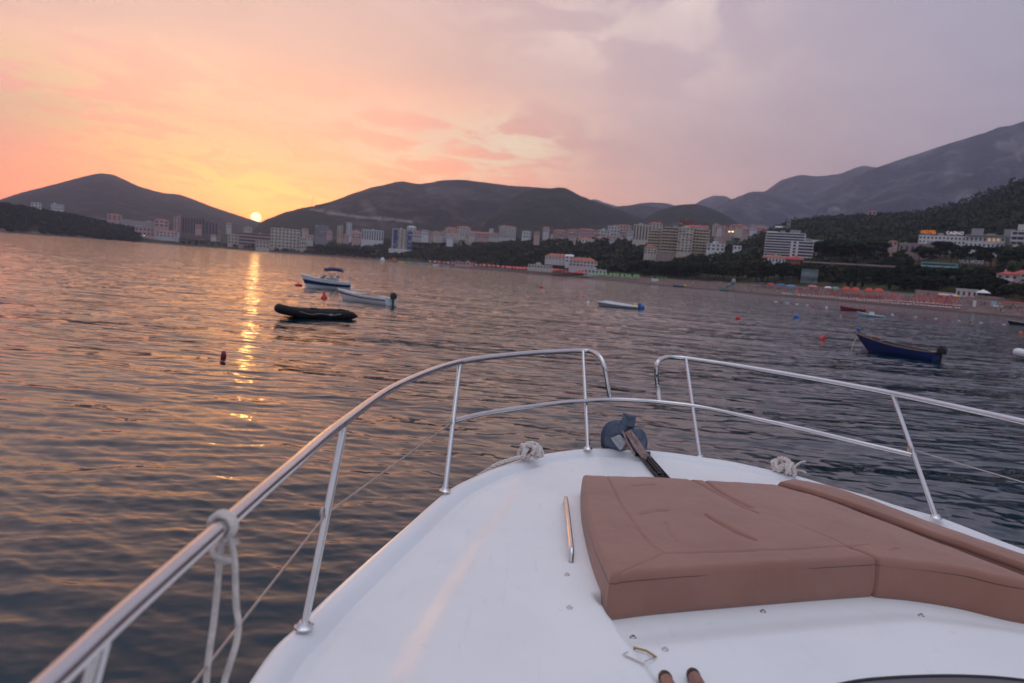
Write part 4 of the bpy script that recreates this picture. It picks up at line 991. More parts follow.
# ------------------------------------------------------------------ the motor yacht under the camera
K = 0.79
def zh(h): return H - h * K                 # height from the drop below eye level
ZD, ZR, ZM = zh(1.45), zh(0.67), zh(1.05)
BOW = P(640, 452, ZD); BOW[2] = 0
AX = np.array([-0.12, 1.0, 0]); AX /= np.linalg.norm(AX); LT = np.array([AX[1], -AX[0], 0])
yacht = thing('motor_yacht', 'white motor yacht whose foredeck and steel bow rails fill the foreground', 'yacht', tuple(BOW))
def fr(p): q = np.array(p) - BOW; return np.array([q @ LT, q @ AX, p[2]])      # world -> yacht axes (x right, y forward)
def wl(x, y, z): return BOW + LT * x + AX * y + np.array([0, 0, z])
port = [(250, 683), (300, 625), (350, 577), (400, 533), (445, 494), (475, 478), (500, 468), (530, 458.5), (560, 453.5), (583, 451), (612, 450.5)]
stbd = [(640, 452), (668, 454.5), (700, 459), (730, 463.5), (765, 471), (800, 479), (830, 488), (870, 499), (900, 509), (940, 520), (980, 535), (1024, 552)]
pp = [fr(P(a, b, ZD)) for a, b in port]; sp_ = [fr(P(a, b, ZD)) for a, b in stbd]
outl = [np.array([pp[0][0] + 0.05, -5.5, 0]), np.array([pp[0][0] - 0.07, -3.6, 0])] + pp + sp_ + [np.array([sp_[-1][0] + 0.30, -2.4, 0]), np.array([sp_[-1][0] + 0.38, -3.6, 0]), np.array([sp_[-1][0] + 0.25, -5.5, 0])]
outl = np.array([q[:2] for q in spline([np.array([a[0], a[1], 0]) for a in outl], 10)])
# even spacing along the sheer line
seg = np.r_[0, np.cumsum(np.hypot(*np.diff(outl, axis=0).T))]; ns = 420
outl = np.stack([np.interp(np.linspace(0, seg[-1], ns), seg, outl[:, i]) for i in (0, 1)], 1)
nrm = np.gradient(outl, axis=0); nrm = np.stack([nrm[:, 1], -nrm[:, 0]], 1); nrm /= np.hypot(*nrm.T)[:, None]   # inward (clockwise loop: right-hand side)
# deck as a height field over the plan
crease = [fr(P(a, b, ZD)) for a, b in [(398, 683), (418, 642), (448, 592), (474, 552), (492, 525), (505, 508), (514, 497)]]
crx = np.array([c[0] for c in crease]); cry = np.array([c[1] for c in crease])
well_a, well_b = fr(P(607, 619, ZD + 0.03)), fr(P(650, 684, ZD + 0.03))
def edge_dist(x, y):
    d = np.full(x.shape, 1e9)
    for i in range(ns - 1):
        a, b = outl[i], outl[i + 1]; u = b - a; t = np.clip(((x - a[0]) * u[0] + (y - a[1]) * u[1]) / (u @ u), 0, 1)
        d = np.minimum(d, (x - a[0] - t * u[0]) ** 2 + (y - a[1] - t * u[1]) ** 2)
    return np.sqrt(d)
def inside(x, y):
    c = np.zeros(x.shape, bool); o = outl; n = len(o)
    for i in range(n):
        x0, y0 = o[i]; x1, y1 = o[(i + 1) % n]
        if y0 == y1: continue
        c ^= ((y0 > y) != (y1 > y)) & (x < (x1 - x0) * (y - y0) / (y1 - y0) + x0)
    return c
def trunk_half(y): return np.interp(-y, [-0.2, 0.45, 0.7, 1.0, 1.5, 2.0, 2.6, 6], [0.0, 0.3, 0.62, 0.88, 1.12, 1.26, 1.36, 1.42])
padaft = [fr(P(a, b, ZD)) for a, b in [(560, 624), (607, 620), (700, 610), (800, 602), (876, 597), (950, 606), (1024, 618), (1100, 634)]]
pax = np.array([c[0] for c in padaft]); pay = np.array([c[1] for c in padaft])
def deck_z(x, y, e):
    z = ZD - 0.014 * np.exp(-((e - 0.105) / 0.03) ** 2) + 0.02 * sstep(0.1, 0.9, e)
    # port side of the raised coachroof follows the crease line, starboard mirrors it
    cx = np.interp(y, cry, crx)
    rise = 0.034 * sstep(-0.25, -1.1, y) * sstep(0.09, 0.22, e)
    z = z + rise * sstep(-0.05, 0.06, x - cx)
    cs = -cx + 0.33
    z = z - rise * sstep(-0.045, 0.035, x - cs)
    wx = np.interp(y, [well_b[1] - 3, well_b[1], well_a[1], well_a[1] + 1], [well_b[0] + 0.5, well_b[0], well_a[0], well_a[0] - 0.15])
    s = sstep(-0.004, 0.022, x - wx) * sstep(0.10, 0.06, y - np.interp(x, pax, pay))
    brow = 0.035 * sstep(-0.10, -0.26, y - np.interp(x, pax, pay))
    return z + s * (-0.055 + brow)
def make_deck():
    # rings from the sheer line inwards, then a plan grid cut to the same outline
    step = 0.014; xs = np.arange(outl[:, 0].min() - 0.02, outl[:, 0].max() + 0.02, step); ys = np.arange(-4.0, outl[:, 1].max() + 0.02, step)
    X, Y = np.meshgrid(xs, ys, indexing='ij'); I = inside(X, Y); E = edge_dist(X, Y)
    ok = I & (E > 0.066)
    Z = deck_z(X, Y, E); idx = -np.ones(X.shape, int); idx[ok] = np.arange(ok.sum())
    V = np.stack([X[ok], Y[ok], Z[ok]], 1)
    a, b, c, d = idx[:-1, :-1], idx[1:, :-1], idx[1:, 1:], idx[:-1, 1:]
    g = (a >= 0) & (b >= 0) & (c >= 0) & (d >= 0)
    Q = np.stack([a[g], b[g], c[g], d[g]], 1)
    w3 = lambda v: np.stack([LT[0] * v[:, 0] + AX[0] * v[:, 1], LT[1] * v[:, 0] + AX[1] * v[:, 1], v[:, 2]], 1)
    link('deck', npmesh('deck', w3(V), Q, M['deck']), yacht)
    # rounded toe rail all round, dropping to the hull side
    prof = [(0.105, -0.019), (0.092, -0.008), (0.080, 0.006), (0.068, 0.0165), (0.05, 0.0225), (0.03, 0.022), (0.012, 0.016), (0.0, 0.003), (-0.006, -0.016), (-0.006, -0.05)]
    R = np.zeros((ns, len(prof), 3))
    for j, (e, dz) in enumerate(prof): R[:, j, :2] = outl + nrm * e; R[:, j, 2] = ZD + dz
    link('toe_rail', npmesh('toe_rail', w3(R.reshape(-1, 3)), gridquads(ns, len(prof)), M['gel']), yacht)
    lev = [(ZD - 0.052, 0.0, 0.0), (ZD - 0.35, 0.05, 0.12), (ZD - 0.9, 0.16, 0.35), (0.5, 0.30, 0.75), (0.0, 0.42, 1.05), (-0.5, 0.7, 1.3)]
    R = np.zeros((ns, len(lev), 3))
    for j, (z, inn, back) in enumerate(lev):
        q = outl.copy(); fw = np.clip((q[:, 1] + 1.5) / 1.5, 0, 1) ** 1.5
        q[:, 0] -= np.sign(q[:, 0] - 0.1) * np.minimum(inn, np.abs(q[:, 0] - 0.1)); q[:, 1] -= back * fw
        R[:, j, :2] = q; R[:, j, 2] = z
    link('hull', npmesh('hull', w3(R.reshape(-1, 3)), gridquads(ns, len(lev)), M['gel']), yacht)
def deck_mat():
    m, nt, b = newmat('white_deck_gelcoat')
    f = noise(nt, 2.2, 6, 0.6); f2 = noise(nt, 14, 5, 0.6)
    col = mixc(nt, mapr(nt, f, 0.35, 0.7), (0.83, 0.83, 0.83), (0.77, 0.77, 0.775))
    sc = mapr(nt, f2, 0.66, 0.8); col = mixc(nt, math_(nt, 'MULTIPLY', sc, 0.5), col, (0.50, 0.48, 0.47))
    mp = N(nt, 'ShaderNodeMapping'); mp.inputs['Scale'].default_value = (9, 1.2, 1); mp.inputs['Rotation'].default_value = (0, 0, 0.5); tc = N(nt, 'ShaderNodeTexCoord'); nt.links.new(tc.outputs['Object'], mp.inputs[0])
    col = mixc(nt, math_(nt, 'MULTIPLY', mapr(nt, noise(nt, 3, 6, 0.65, vec=mp.outputs[0]), 0.60, 0.74), 0.35), col, (0.60, 0.58, 0.56))
    nt.links.new(col, b.inputs['Base Color'])
    nt.links.new(mapr(nt, f, 0.3, 0.7, 0.38, 0.50), b.inputs['Roughness'])
    bump(nt, b, noise(nt, 5, 3), 0.05, 0.02)
    return m
M['deck'] = deck_mat(); make_deck()
yz = -np.array([BOW[0], BOW[1], 0])
def yb(mb, name, mat, parent=None, **k):      # mesh given in world coordinates -> child of the yacht
    mb.v = [(v[0] + yz[0], v[1] + yz[1], v[2]) for v in mb.v]
    return mb.build(name, M[mat], parent or yacht, **k)
def onDeck(px, py):
    z = ZD + 0.02
    for _ in range(3):
        p = P(px, py, z); q = fr(p); e = edge_dist(np.array([q[0]]), np.array([q[1]])); z = float(deck_z(np.array([q[0]]), np.array([q[1]]), e)[0]) + 0.033 * float(sstep(0.10, 0.06, e)[0])
    return P(px, py, z)
# --- rails
TR = 0.0165
a1 = P(50, 683, ZR); dirp = P(50, 683, ZR) - P(130, 608, ZR); dirp /= np.linalg.norm(dirp)
top_port = [a1 + dirp * 2.0 + np.array([0.02, 0, 0]), a1 + dirp * 0.9, a1 + dirp * 0.3] + [P(a, b, ZR) for a, b in [(50, 683), (130, 608), (228, 521), (290, 467), (345, 421), (400, 384), (460, 362), (520, 354), (560, 351.5), (583, 350.7)]]
top_port += [P(593, 352, ZR), P(600, 357, ZR - 0.02), P(604.5, 367, ZR - 0.08), P(607, 380, ZR - 0.17), P(610, 398.5, ZM)]
yb_rail = MB(); yb_rail.tube(spline(top_port, 8), TR, 14); 
yb(yb_rail, 'top_rail', 'steel')
b1_ = P(1024, 422, ZR); dirs = b1_ - P(892, 393, ZR); dirs /= np.linalg.norm(dirs)
top_stb = [P(659.5, 401.5, ZM), P(657.5, 385, ZR - 0.19), P(656.3, 372, ZR - 0.09), P(658, 362, ZR - 0.02), P(666, 357.5, ZR), P(676, 357.5, ZR), P(690, 359, ZR)] + [P(a, b, ZR) for a, b in [(740, 366.5), (800, 376.5), (850, 385.5), (892, 393.5), (960, 408), (1024, 422)]] + [b1_ + dirs * 0.8 + np.array([0.03, -.03, 0]), b1_ + dirs * 1.8 + np.array([0.02, -0.25, 0])]
r = MB(); r.tube(spline(top_stb, 8), TR, 14); yb(r, 'top_rail', 'steel')
mid = [P(a, b, ZM) for a, b in [(454, 420.5), (485, 413.5), (520, 408), (560, 403), (583, 401), (612, 399.5), (640, 400.5), (660, 402), (700, 407), (750, 417.5), (800, 428.5), (860, 443), (912, 455)]]
r = MB(); r.tube(spline(mid, 8), 0.014, 12); yb(r, 'middle_rail', 'steel')
st_pts = [((345, 421), (304, 627)), ((460, 362), (445, 491)), ((583, 351), (588, 449)), ((686, 358.6), (700, 458)), ((892, 393.5), (936, 518))]
offs = None
posts = []
for a, b in st_pts:
    A = P(*a, ZR); Bq = onDeck(*b); posts.append((A, Bq))
offs = posts[0][1] - posts[0][0]
A = P(104, 632, ZR); posts.append((A, A + offs))
A = b1_ + dirs * 1.0; posts.append((A, A + posts[4][1] - posts[4][0]))
for A, Bq in posts:
    r = MB(); r.tube([Bq, A], 0.0125, 12); o = yb(r, 'stanchion', 'steel')
    f = MB(); f.lathe([(0.029, 0), (0.029, 0.005), (0.022, 0.009), (0.015, 0.02)], 18, Bq - (0, 0, 0.001)); yb(f, 'stanchion_base', 'steel', o)
def onpost(i, t): return posts[i][0] * (1 - t) + posts[i][1] * t
def wire(p0, p1, name='lifeline_wire', r=0.0032, sag=0.0):
    w = MB(); w.tube([p0 * (1 - t) + p1 * t - np.array([0, 0, sag * 4 * t * (1 - t)]) for t in np.linspace(0, 1, 12)], r, 6); yb(w, name, 'wire')
e0, e1 = onpost(0, 0.47), onpost(1, 0.49); e5 = onpost(5, 0.47); e4 = onpost(4, 0.47); e6 = onpost(6, 0.47)
wire(e0, e1); wire(e5, e0); wire(e4, e6)
for e in (e0, e1, e4):
    m_ = MB(); ring = [e + np.array([0, 0.018 * math.cos(t), 0.018 * math.sin(t)]) + np.array([-0.012, 0, 0]) for t in np.linspace(0, 6.283, 14)]; m_.tube(ring, 0.005, 6, cap=False); yb(m_, 'wire_eye', 'wire')
# grab handle
h0, h1 = onDeck(565, 504) , onDeck(571, 562); up = np.array([0, 0, 0.04])
r = MB(); r.tube(spline([h0, h0 + up * 0.8 + (h1 - h0) * 0.03, h0 + up + (h1 - h0) * 0.1, (h0 + h1) / 2 + up * 1.05, h1 + up + (h0 - h1) * 0.1, h1 + up * 0.8 + (h0 - h1) * 0.03, h1], 6), 0.0105, 12); yb(r, 'grab_handle', 'steel')
# press studs
for q in ((567, 575), (569.5, 608), (633, 638), (763, 612), (921, 616), (665, 650)):
    p = onDeck(*q); r = MB(); r.lathe([(0.011, 0), (0.011, 0.002), (0.007, 0.003), (0.006, 0.008), (0.0, 0.0085)], 14, p); yb(r, 'press_stud', 'steel')
# folding latch
p = onDeck(623, 656); q = onDeck(635, 651); u = (q - p); v = np.array([-u[1], u[0], 0]) * 0.75; n_ = np.array([0, 0, 0.006])
l = MB(); l.tube([p + n_, p + u + n_], 0.0022, 8); l.tube([p - v + n_, p + u - v + n_], 0.0022, 8); l.tube([p + n_ - v * .1, p - v * 1.1 + n_], 0.0035, 8)
o = yb(l, 'latch', 'steel'); l = MB(); l.tube([p + u + n_ * 1.5 + v * .1, p + u * 1.12 + n_ * 2 - v * .5, p + u + n_ * 1.5 - v * 1.1], 0.0034, 8); yb(l, 'latch_hook', 'brass', o)
# hinged windscreen edge at the foot of the picture
def screen():
    top = [(800, 697), (850, 684), (890, 679.5), (940, 677.5), (985, 678.5), (1024, 682), (1080, 690)]
    A = [onDeck(a, b) + np.array([0, 0, 0.004]) for a, b in top]; A = spline(A, 6)
    g = MB(); g.tube(A, 0.006, 8); yb(g, 'windscreen_seal', 'rubber')
    rows = [[p + np.array([0, -0.004, 0.0]), p + np.array([0, -0.12, 0.03]), p + np.array([0, -0.5, 0.16])] for p in A]
    g = MB(); g.grid(rows); yb(g, 'windscreen', 'glass')
screen()
# two brown pegs with dark caps standing on the deck at the foot of the picture
for k_, (a, b) in enumerate(((664, 682), (692, 679.5))):
    p = onDeck(a, b); dr = np.array([0.0, -0.95, 0.12]); dr /= np.linalg.norm(dr); f0 = p + np.array([0, 0, 0.016])
    t = thing('deck_peg', ('left' if k_ == 0 else 'right') + ' one of two stubby brown pegs with dark rounded caps on the white deck', 'peg', tuple(f0), 0, 'capped pegs on the deck')
    r = MB(); r.tube([dr * 0.004, dr * 0.03, dr * 0.08], [0.0165, 0.018, 0.018], 16); r.build('shaft', M['peg'], t)
    c = MB(); c.tube([-dr * 0.014, -dr * 0.012, -dr * 0.006, dr * 0.003, dr * 0.016], [0.006, 0.012, 0.0165, 0.0192, 0.0192], 16); c.build('cap', M['rubber'], t)
# --- anchor over the bow
def anchor():
    c = P(627, 446, ZD + 0.06); t = thing('anchor', 'blue-grey plough anchor with two rounded flukes hanging over the bow', 'anchor', tuple(c))
    sc = (c - CAM) @ d_ / F; ex, ey = RT * sc, UP * sc; ez = np.cross(RT, UP) * sc         # picture-size units at the anchor
    up = lambda a, b, w=0: (a - 627) * ex + (446 - b) * ey + w * ez
    def plate(pts, name, mat, depth, th=3.0, bulge=0):
        k = len(pts); mb = MB(); cen = np.mean(pts, 0); rows = []
        for s in (0.0, 0.35, 0.7, 1.0):
            rows.append([up(*(cen + (np.array(p) - cen) * s), depth(*(cen + (np.array(p) - cen) * s)) + bulge * (1 - s * s)) for p in list(pts) + [pts[0]]])
        mb.grid(rows); o = mb.build(name, M[mat], t); so = o.modifiers.new('thick', 'SOLIDIFY'); so.thickness = th * sc; so.offset = 0; return o
    L = [(621, 420), (614, 420), (607.5, 424), (603.5, 432), (603, 441), (604.5, 449), (612, 451), (622, 451), (629, 447), (630, 432), (628, 424)]
    Rr = [(628, 426), (634, 428), (641, 429.5), (646, 436), (648, 444), (646.5, 452), (638, 453), (632, 449), (629, 440)]
    plate(spl2(L), 'fluke', 'anchor', lambda x, y: -abs(x - 628) * 0.5 + (446 - y) * 0.3, 3, 3)
    plate(spl2(Rr), 'fluke', 'anchor', lambda x, y: -abs(x - 628) * 0.5 + (446 - y) * 0.3 + 1, 3, 3)
    plate([(621, 411.5), (634, 415), (632.5, 427), (620, 423)], 'tip_plate', 'anchor', lambda x, y: 2 + (446 - y) * 0.3, 3)
    plate([(609.5, 437), (618.5, 433.5), (627, 440.5), (622, 447), (618.5, 449.5)], 'gusset_plate', 'anchorpale', lambda x, y: 8, 1.5)
    plate([(622, 447), (626, 439), (629, 449)], 'gusset_plate', 'rust', lambda x, y: 9, 1.5)
    m_ = MB(); rows = []
    for (a, b, w, dpt) in ((626, 429.5, 3.2, 8), (631, 437, 3.4, 11), (637, 447, 3.6, 15), (643, 455, 3.2, 18)):
        rows.append([up(a - w, b + 1.6, dpt), up(a - w, b + 1.6, dpt + 6), up(a + w, b - 1.6, dpt + 6), up(a + w, b - 1.6, dpt), up(a - w, b + 1.6, dpt)])
    m_.grid(rows); m_.f.append((0, 1, 2, 3)); m_.mi.append(0); m_.build('shank', M['rust'], t, False)
    for s in (-1, 1):
        m_ = MB(); m_.tube([up(623 + s * 3 + (s > 0) * 2, 429, 16), up(629 + s * 4.4, 440, 19), up(636 + s * 5, 452, 21)], 0.9 * sc, 6); m_.build('shank_rib', M['rust'], t)
    m_ = MB(); m_.tube([up(641.5, 451.5, 19), up(645.5, 457.5, 19)], 3.6 * sc, 10); m_.build('shackle', M['chain'], t)
    # chain lying in the roller channel
    p0, p1 = onDeck(643, 457), onDeck(657, 474); L_ = np.linalg.norm(p1 - p0); dr = (p1 - p0) / L_; sd_ = np.cross(dr, (0, 0, 1)); m_ = MB(); nl = int(L_ / 0.03) + 4
    for i in range(nl):
        cc = p0 + dr * (0.03 * i) + np.array([0, 0, 0.028]) - c; a = sd_ if i % 2 else np.array([0, 0, 1.0])
        m_.tube([cc + dr * 0.022 * math.cos(x) + a * 0.013 * math.sin(x) for x in np.linspace(0, 6.283, 12)], 0.0055, 6, cap=False)
    m_.build('chain', M['chain'], t)
    ch = MB(); w = 0.034
    q0, q1 = p0 - dr * 0.10, p1 + dr * 0.25
    ch.grid([[q + sd_ * w + (0, 0, 0.028), q + sd_ * w + (0, 0, 0.004), q - sd_ * w + (0, 0, 0.004), q - sd_ * w + (0, 0, 0.028)] for q in (q0, (q0 + q1) / 2, q1)])
    o = yb(ch, 'bow_roller_channel', 'chain'); o.modifiers.new('thick', 'SOLIDIFY').thickness = 0.006
    rl = MB(); q = onDeck(642, 457); rl.tube([q + sd_ * 0.05 + (0, 0, .02), q - sd_ * 0.05 + (0, 0, .02)], 0.022, 12); yb(rl, 'bow_roller', 'rubber')
def spl2(pts):
    P3 = [np.array([a, b, 0.0]) for a, b in pts]; q = spline(P3 + [P3[0]], 5); return [(v[0], v[1]) for v in q[:-1]]
anchor()
# --- cleats with ropes
def cleat(px, py):
    p = onDeck(px, py); q = fr(p); l = MB(); a = AX * 0.07 if px < 600 else (AX * 0.6 + LT * -0.5) * 0.08
    l.tube([p - a * 0.3, p - a * 0.3 + (0, 0, 0.03)], 0.009, 8); l.tube([p + a * 0.3, p + a * 0.3 + (0, 0, 0.03)], 0.009, 8); l.tube([p - a + (0, 0, .03), p - a * .5 + (0, 0, .036), p + a * .5 + (0, 0, .036), p + a + (0, 0, .03)], [.006, .01, .01, .006], 10)
    yb(l, 'cleat', 'steel'); return p
def rope3(m_, pts, r, n=7):
    pts = np.array(pts); T = np.gradient(pts, axis=0); T /= np.linalg.norm(T, axis=1)[:, None] + 1e-12
    L = np.r_[0, np.cumsum(np.linalg.norm(np.diff(pts, axis=0), axis=1))]; k = max(len(pts), int(L[-1] / (r * 0.9)))
    u = np.linspace(0, L[-1], k); Q = np.stack([np.interp(u, L, pts[:, i]) for i in range(3)], 1); T = np.gradient(Q, axis=0); T /= np.linalg.norm(T, axis=1)[:, None] + 1e-12
    n1 = np.cross(T[0], (0.3, 0.2, 0.9)); N1 = []
    for t_ in T: n1 = n1 - t_ * (n1 @ t_); n1 = n1 / (np.linalg.norm(n1) + 1e-12); N1.append(n1)
    N1 = np.array(N1); N2 = np.cross(T, N1); ph = u / (r * 6.5) * 2 * math.pi
    for s in range(3):
        a = (ph + s * 2.0944)[:, None]; m_.tube(list(Q + (np.cos(a) * N1 + np.sin(a) * N2) * r * 0.52), r * 0.56, n)
def knot(p, label, spread, ends, seed, axis, n=26, r=0.0115):
    g = np.random.default_rng(seed); t = thing('mooring_rope', label, 'rope', tuple(p)); pts = []
    ax = axis / np.linalg.norm(axis); sd_ = np.array([-ax[1], ax[0], 0])
    for i in range(n):
        a = i * 2.25 + g.normal() * 0.25; u = spread * (0.75 * math.sin(i * 0.8 + seed)); 
        pts.append(ax * u + sd_ * 0.04 * math.cos(a) + np.array([0, 0, 0.043 + 0.036 * math.sin(a) + 0.008 * g.normal()]))
    pts = [np.array(e) for e in ends[0][::-1]] + pts if ends else pts
    m_ = MB(); rope3(m_, spline(pts, 6), r); m_.build('rope_coil', M['rope'], t)
    for e in ends[1:]:
        m_ = MB(); rope3(m_, spline([pts[-1]] + [np.array(q) for q in e], 5), r * 0.7); m_.build('rope_tail', M['rope'], t)
    arc = [ax * spread * 1.0 * math.cos(x) + np.array([0, 0, 0.012 + 0.085 * math.sin(x)]) for x in np.linspace(0, math.pi, 9)]
    m_ = MB(); rope3(m_, spline(arc, 4), r * 1.1); m_.build('rope_loop', M['rope'], t)
p = cleat(530, 459); q0 = P(500, 463, ZD + 0.03) - p; q1 = P(478, 476, ZD - 0.05) - p
knot(p, 'cream rope knotted on the cleat left of the anchor, its line leading over the side', 0.075, [[(0, 0, 0.03), tuple(q0), tuple(q1)]], 3, P(560, 459, ZD) - P(530, 459, ZD))
p = cleat(783, 474)
knot(p, 'cream rope bundle with frayed ends on the cleat right of the anchor', 0.085, [[(0.02, 0.0, 0.05)], [tuple(P(800, 463, ZD + .06) - p), tuple(P(805, 461.5, ZD + .08) - p)], [tuple(P(800, 471, ZD + .03) - p), tuple(P(806, 473, ZD + .02) - p)]], 8, P(810, 484, ZD) - P(783, 474, ZD))
# --- rope hitched on the port rail with two falls
def rail_rope():
    c = P(225, 523.5, ZR); t = thing('fender_rope', 'white rope hitched round the left rail with two ends hanging down', 'rope', tuple(c)); rd = P(228, 521, ZR) - P(215, 532, ZR); rd /= np.linalg.norm(rd)
    s = np.cross(rd, (0, 0, 1)); u = np.cross(s, rd); r = 0.0065; k = (c - CAM) @ d_ / F
    pts = [rd * (-0.02 + 0.013 * (x / 6.283)) + (s * math.cos(x) + u * math.sin(x)) * (TR + r) for x in np.linspace(-1.2, 11.0, 34)]
    m_ = MB(); m_.tube(pts, r, 10); m_.build('hitch', M['rope'], t)
    kn = [np.array([0.022 * math.cos(x) * (1 - 0.1 * x / 6), 0.015 * math.sin(x), -0.035 - 0.006 * x]) for x in np.linspace(0, 9, 26)]
    m_ = MB(); m_.tube(kn, r, 10); m_.build('knot', M['rope'], t)
    def fall(pix, nm):
        q = [np.array([0, 0, -0.03])]
        for (a, b) in pix: q.append((a - 225) * k * RT + (523.5 - b) * k * UP)
        m_ = MB(); m_.tube(spline(q, 6), r * 0.95, 10); m_.build(nm, M['rope'], t)
    fall([(221.5, 545), (218, 580), (214, 620), (209, 655), (206, 685), (203, 730)], 'hanging_end')
    fall([(230, 540), (234.5, 560), (235.5, 590), (236.5, 608), (238.5, 624), (236.5, 642), (230, 664), (224, 684), (216, 730)], 'hanging_end')
rail_rope()
# --- sun pad
def sun_pad():
    ZT, ZB = zh(1.25), ZD - 0.012
    W2 = lambda a, b, z=ZT: P(a, b, z)
    c0 = W2(700, 540); t = thing('sun_pad', 'large brown padded sunbathing cushion lying on the white foredeck', 'cushion', (c0[0], c0[1], 0)); O = np.array([c0[0], c0[1], 0])
    def line(pts, n): 
        q = np.array(spline([W2(*p) for p in pts], 10)); s = np.r_[0, np.cumsum(np.linalg.norm(np.diff(q, axis=0), axis=1))]; u = np.linspace(0, s[-1], n)
        return np.stack([np.interp(u, s, q[:, i]) for i in (0, 1)], 1)
    dents = []
    def dent(pts, dep, wd): dents.append((np.array([W2(*p)[:2] for p in pts]), dep, wd))
    dent([(605, 474), (611, 486), (620, 505), (634, 526), (650, 548), (664, 556)], 0.0065, 0.005)
    dent([(664, 556), (720, 554.5), (800, 551), (868, 546)], 0.005, 0.008)
    dent([(612, 577), (640, 566), (664, 556)], 0.004, 0.005)
    dent([(686, 478), (708, 489), (735, 503), (758, 514.5)], 0.011, 0.013)
    dent([(705, 517), (718, 525), (735, 535), (755, 543)], 0.016, 0.014)
    dent([(632, 488), (655, 487)], 0.006, 0.014); dent([(640, 517), (655, 513.5), (668, 513)], 0.007, 0.014)
    dent([(665, 525), (668, 536), (676, 545)], 0.006, 0.016)
    dent([(890, 552), (898, 549.5)], 0.006, 0.008)
    def patch(name, left, right, front, aft, nu, nv, rad=0.02, hump=0.014, drop_aft=None, ridge=None, seed=1, seam=''):
        L, Rr, Fr, Af = line(left, nv), line(right, nv), line(front, nu), line(aft, nu)
        u = np.linspace(0, 1, nu)[:, None, None]; v = np.linspace(0, 1, nv)[None, :, None]
        # Coons patch, denser towards the borders
        uu = (0.5 - 0.5 * np.cos(np.pi * u)) * 0.35 + u * 0.65; vv = (0.5 - 0.5 * np.cos(np.pi * v)) * 0.35 + v * 0.65
        ev = lambda A, t: np.stack([np.interp(t.ravel(), np.linspace(0, 1, len(A)), A[:, i]) for i in (0, 1)], 1)
        Lv, Rv = ev(L, vv)[None], ev(Rr, vv)[None]; Fu, Au = ev(Fr, uu)[:, None], ev(Af, uu)[:, None]
        XY = (1 - uu) * Lv + uu * Rv + (1 - vv) * Fu + vv * Au - ((1 - uu) * (1 - vv) * L[0] + uu * (1 - vv) * Rr[0] + (1 - uu) * vv * L[-1] + uu * vv * Rr[-1])
        E = np.full(XY.shape[:2], 9.0)
        for side_, pl in (('L', L), ('R', Rr), ('F', Fr), ('A', Af)):
            for i in range(len(pl) - 1):
                if side_ == seam and 0.40 < i / len(pl) < 0.90: continue
                a, bb = pl[i], pl[i + 1]; w_ = bb - a; tt = np.clip(((XY - a) @ w_) / (w_ @ w_ + 1e-12), 0, 1)
                E = np.minimum(E, np.hypot(XY[..., 0] - a[0] - tt * w_[0], XY[..., 1] - a[1] - tt * w_[1]))
        z = ZT + hump * (1 - np.exp(-E / 0.10)) + 0.007 * fbm(XY[..., 0] * 3, XY[..., 1] * 3, 3, seed) + 0.0045 * fbm(XY[..., 0] * 14, XY[..., 1] * 9, 3, seed + 5)
        e = np.clip(E / rad, 0, 1); z -= rad * (1 - np.sqrt(np.clip(1 - (1 - e) ** 2, 0, 1)))
        for (pl, dep, wd) in dents:
            D = np.full(XY.shape[:2], 9.0); n = len(pl)
            for i in range(n - 1):
                a, bb = pl[i], pl[i + 1]; L2 = ((bb - a) ** 2).sum(); tt = np.clip(((XY - a) @ (bb - a)) / L2, 0, 1)
                fade = np.sin(np.pi * np.clip((i + tt) / (n - 1), 0.03, 0.97)) ** 0.35
                D = np.minimum(D, np.hypot(*(np.moveaxis(XY - a - tt[..., None] * (bb - a), -1, 0))) / np.maximum(fade, 0.05))
            z -= dep * np.exp(-(D / wd) ** 2)
        V = np.concatenate([XY - O[:2], z[..., None]], -1); mb = MB()
        mb.grid(V, flip=True)
        ring = np.concatenate([V[:, 0], V[-1, 1:], V[-2::-1, -1], V[0, -2:0:-1]]); side = [ring]
        cen = ring.mean(0)
        for k, (zz, ins) in enumerate(((0.25, -0.004), (0.5, -0.006), (0.75, -0.004), (0.93, 0.002), (1.0, 0.02))):
            q = ring.copy(); q[:, 2] = ring[:, 2] + (ZB - ring[:, 2]) * zz; w = cen - q; w[:, 2] = 0; w /= np.linalg.norm(w, axis=1)[:, None]; q += w * (ins - 0.0); q[:, 2] += 0.0; side.append(q)
        side = np.array(side); side = np.concatenate([side, side[:, :1]], 1); mb.grid(side, flip=False)
        o = mb.build(name, M['pad'], t, True, 75)
        pz = ring.copy(); pz[:, 2] = ring[:, 2] + (ZB - ring[:, 2]) * 0.06; w = cen - pz; w[:, 2] = 0; w /= np.linalg.norm(w, axis=1)[:, None]
        pm = MB(); pm.tube(list(pz + w * 0.001) + [pz[0] + w[0] * 0.001], 0.0022, 5, cap=False); pm.build('piping', M['piping'], o)
        return o
    LEFT = [(583, 474), (583.5, 488), (586, 505), (595, 540), (610, 576)]
    SEAM = [(704, 480), (726, 495), (775, 518), (830, 540), (876, 557.5)]
    RIGHT = [(775, 484), (830, 500), (890, 522), (960, 548), (1040, 578)]
    patch('cushion', LEFT, SEAM, [(583, 474), (604, 475.5), (650, 476.5), (704, 480)], [(610, 576), (660, 571), (740, 565.5), (820, 560.5), (876, 557.5)], 210, 200, seed=2, seam='R')
    patch('cushion', [(a + 0.25, b - 0.1) for a, b in SEAM[:-1]] + [(860, 551.3), (881, 558.3)], RIGHT, [(704.25, 479.9), (740, 481.5), (775, 484)], [(881, 558.3), (920, 562), (965, 569), (1010, 579), (1040, 584)], 170, 190, seed=2, seam='L')
    ZT += 0.009
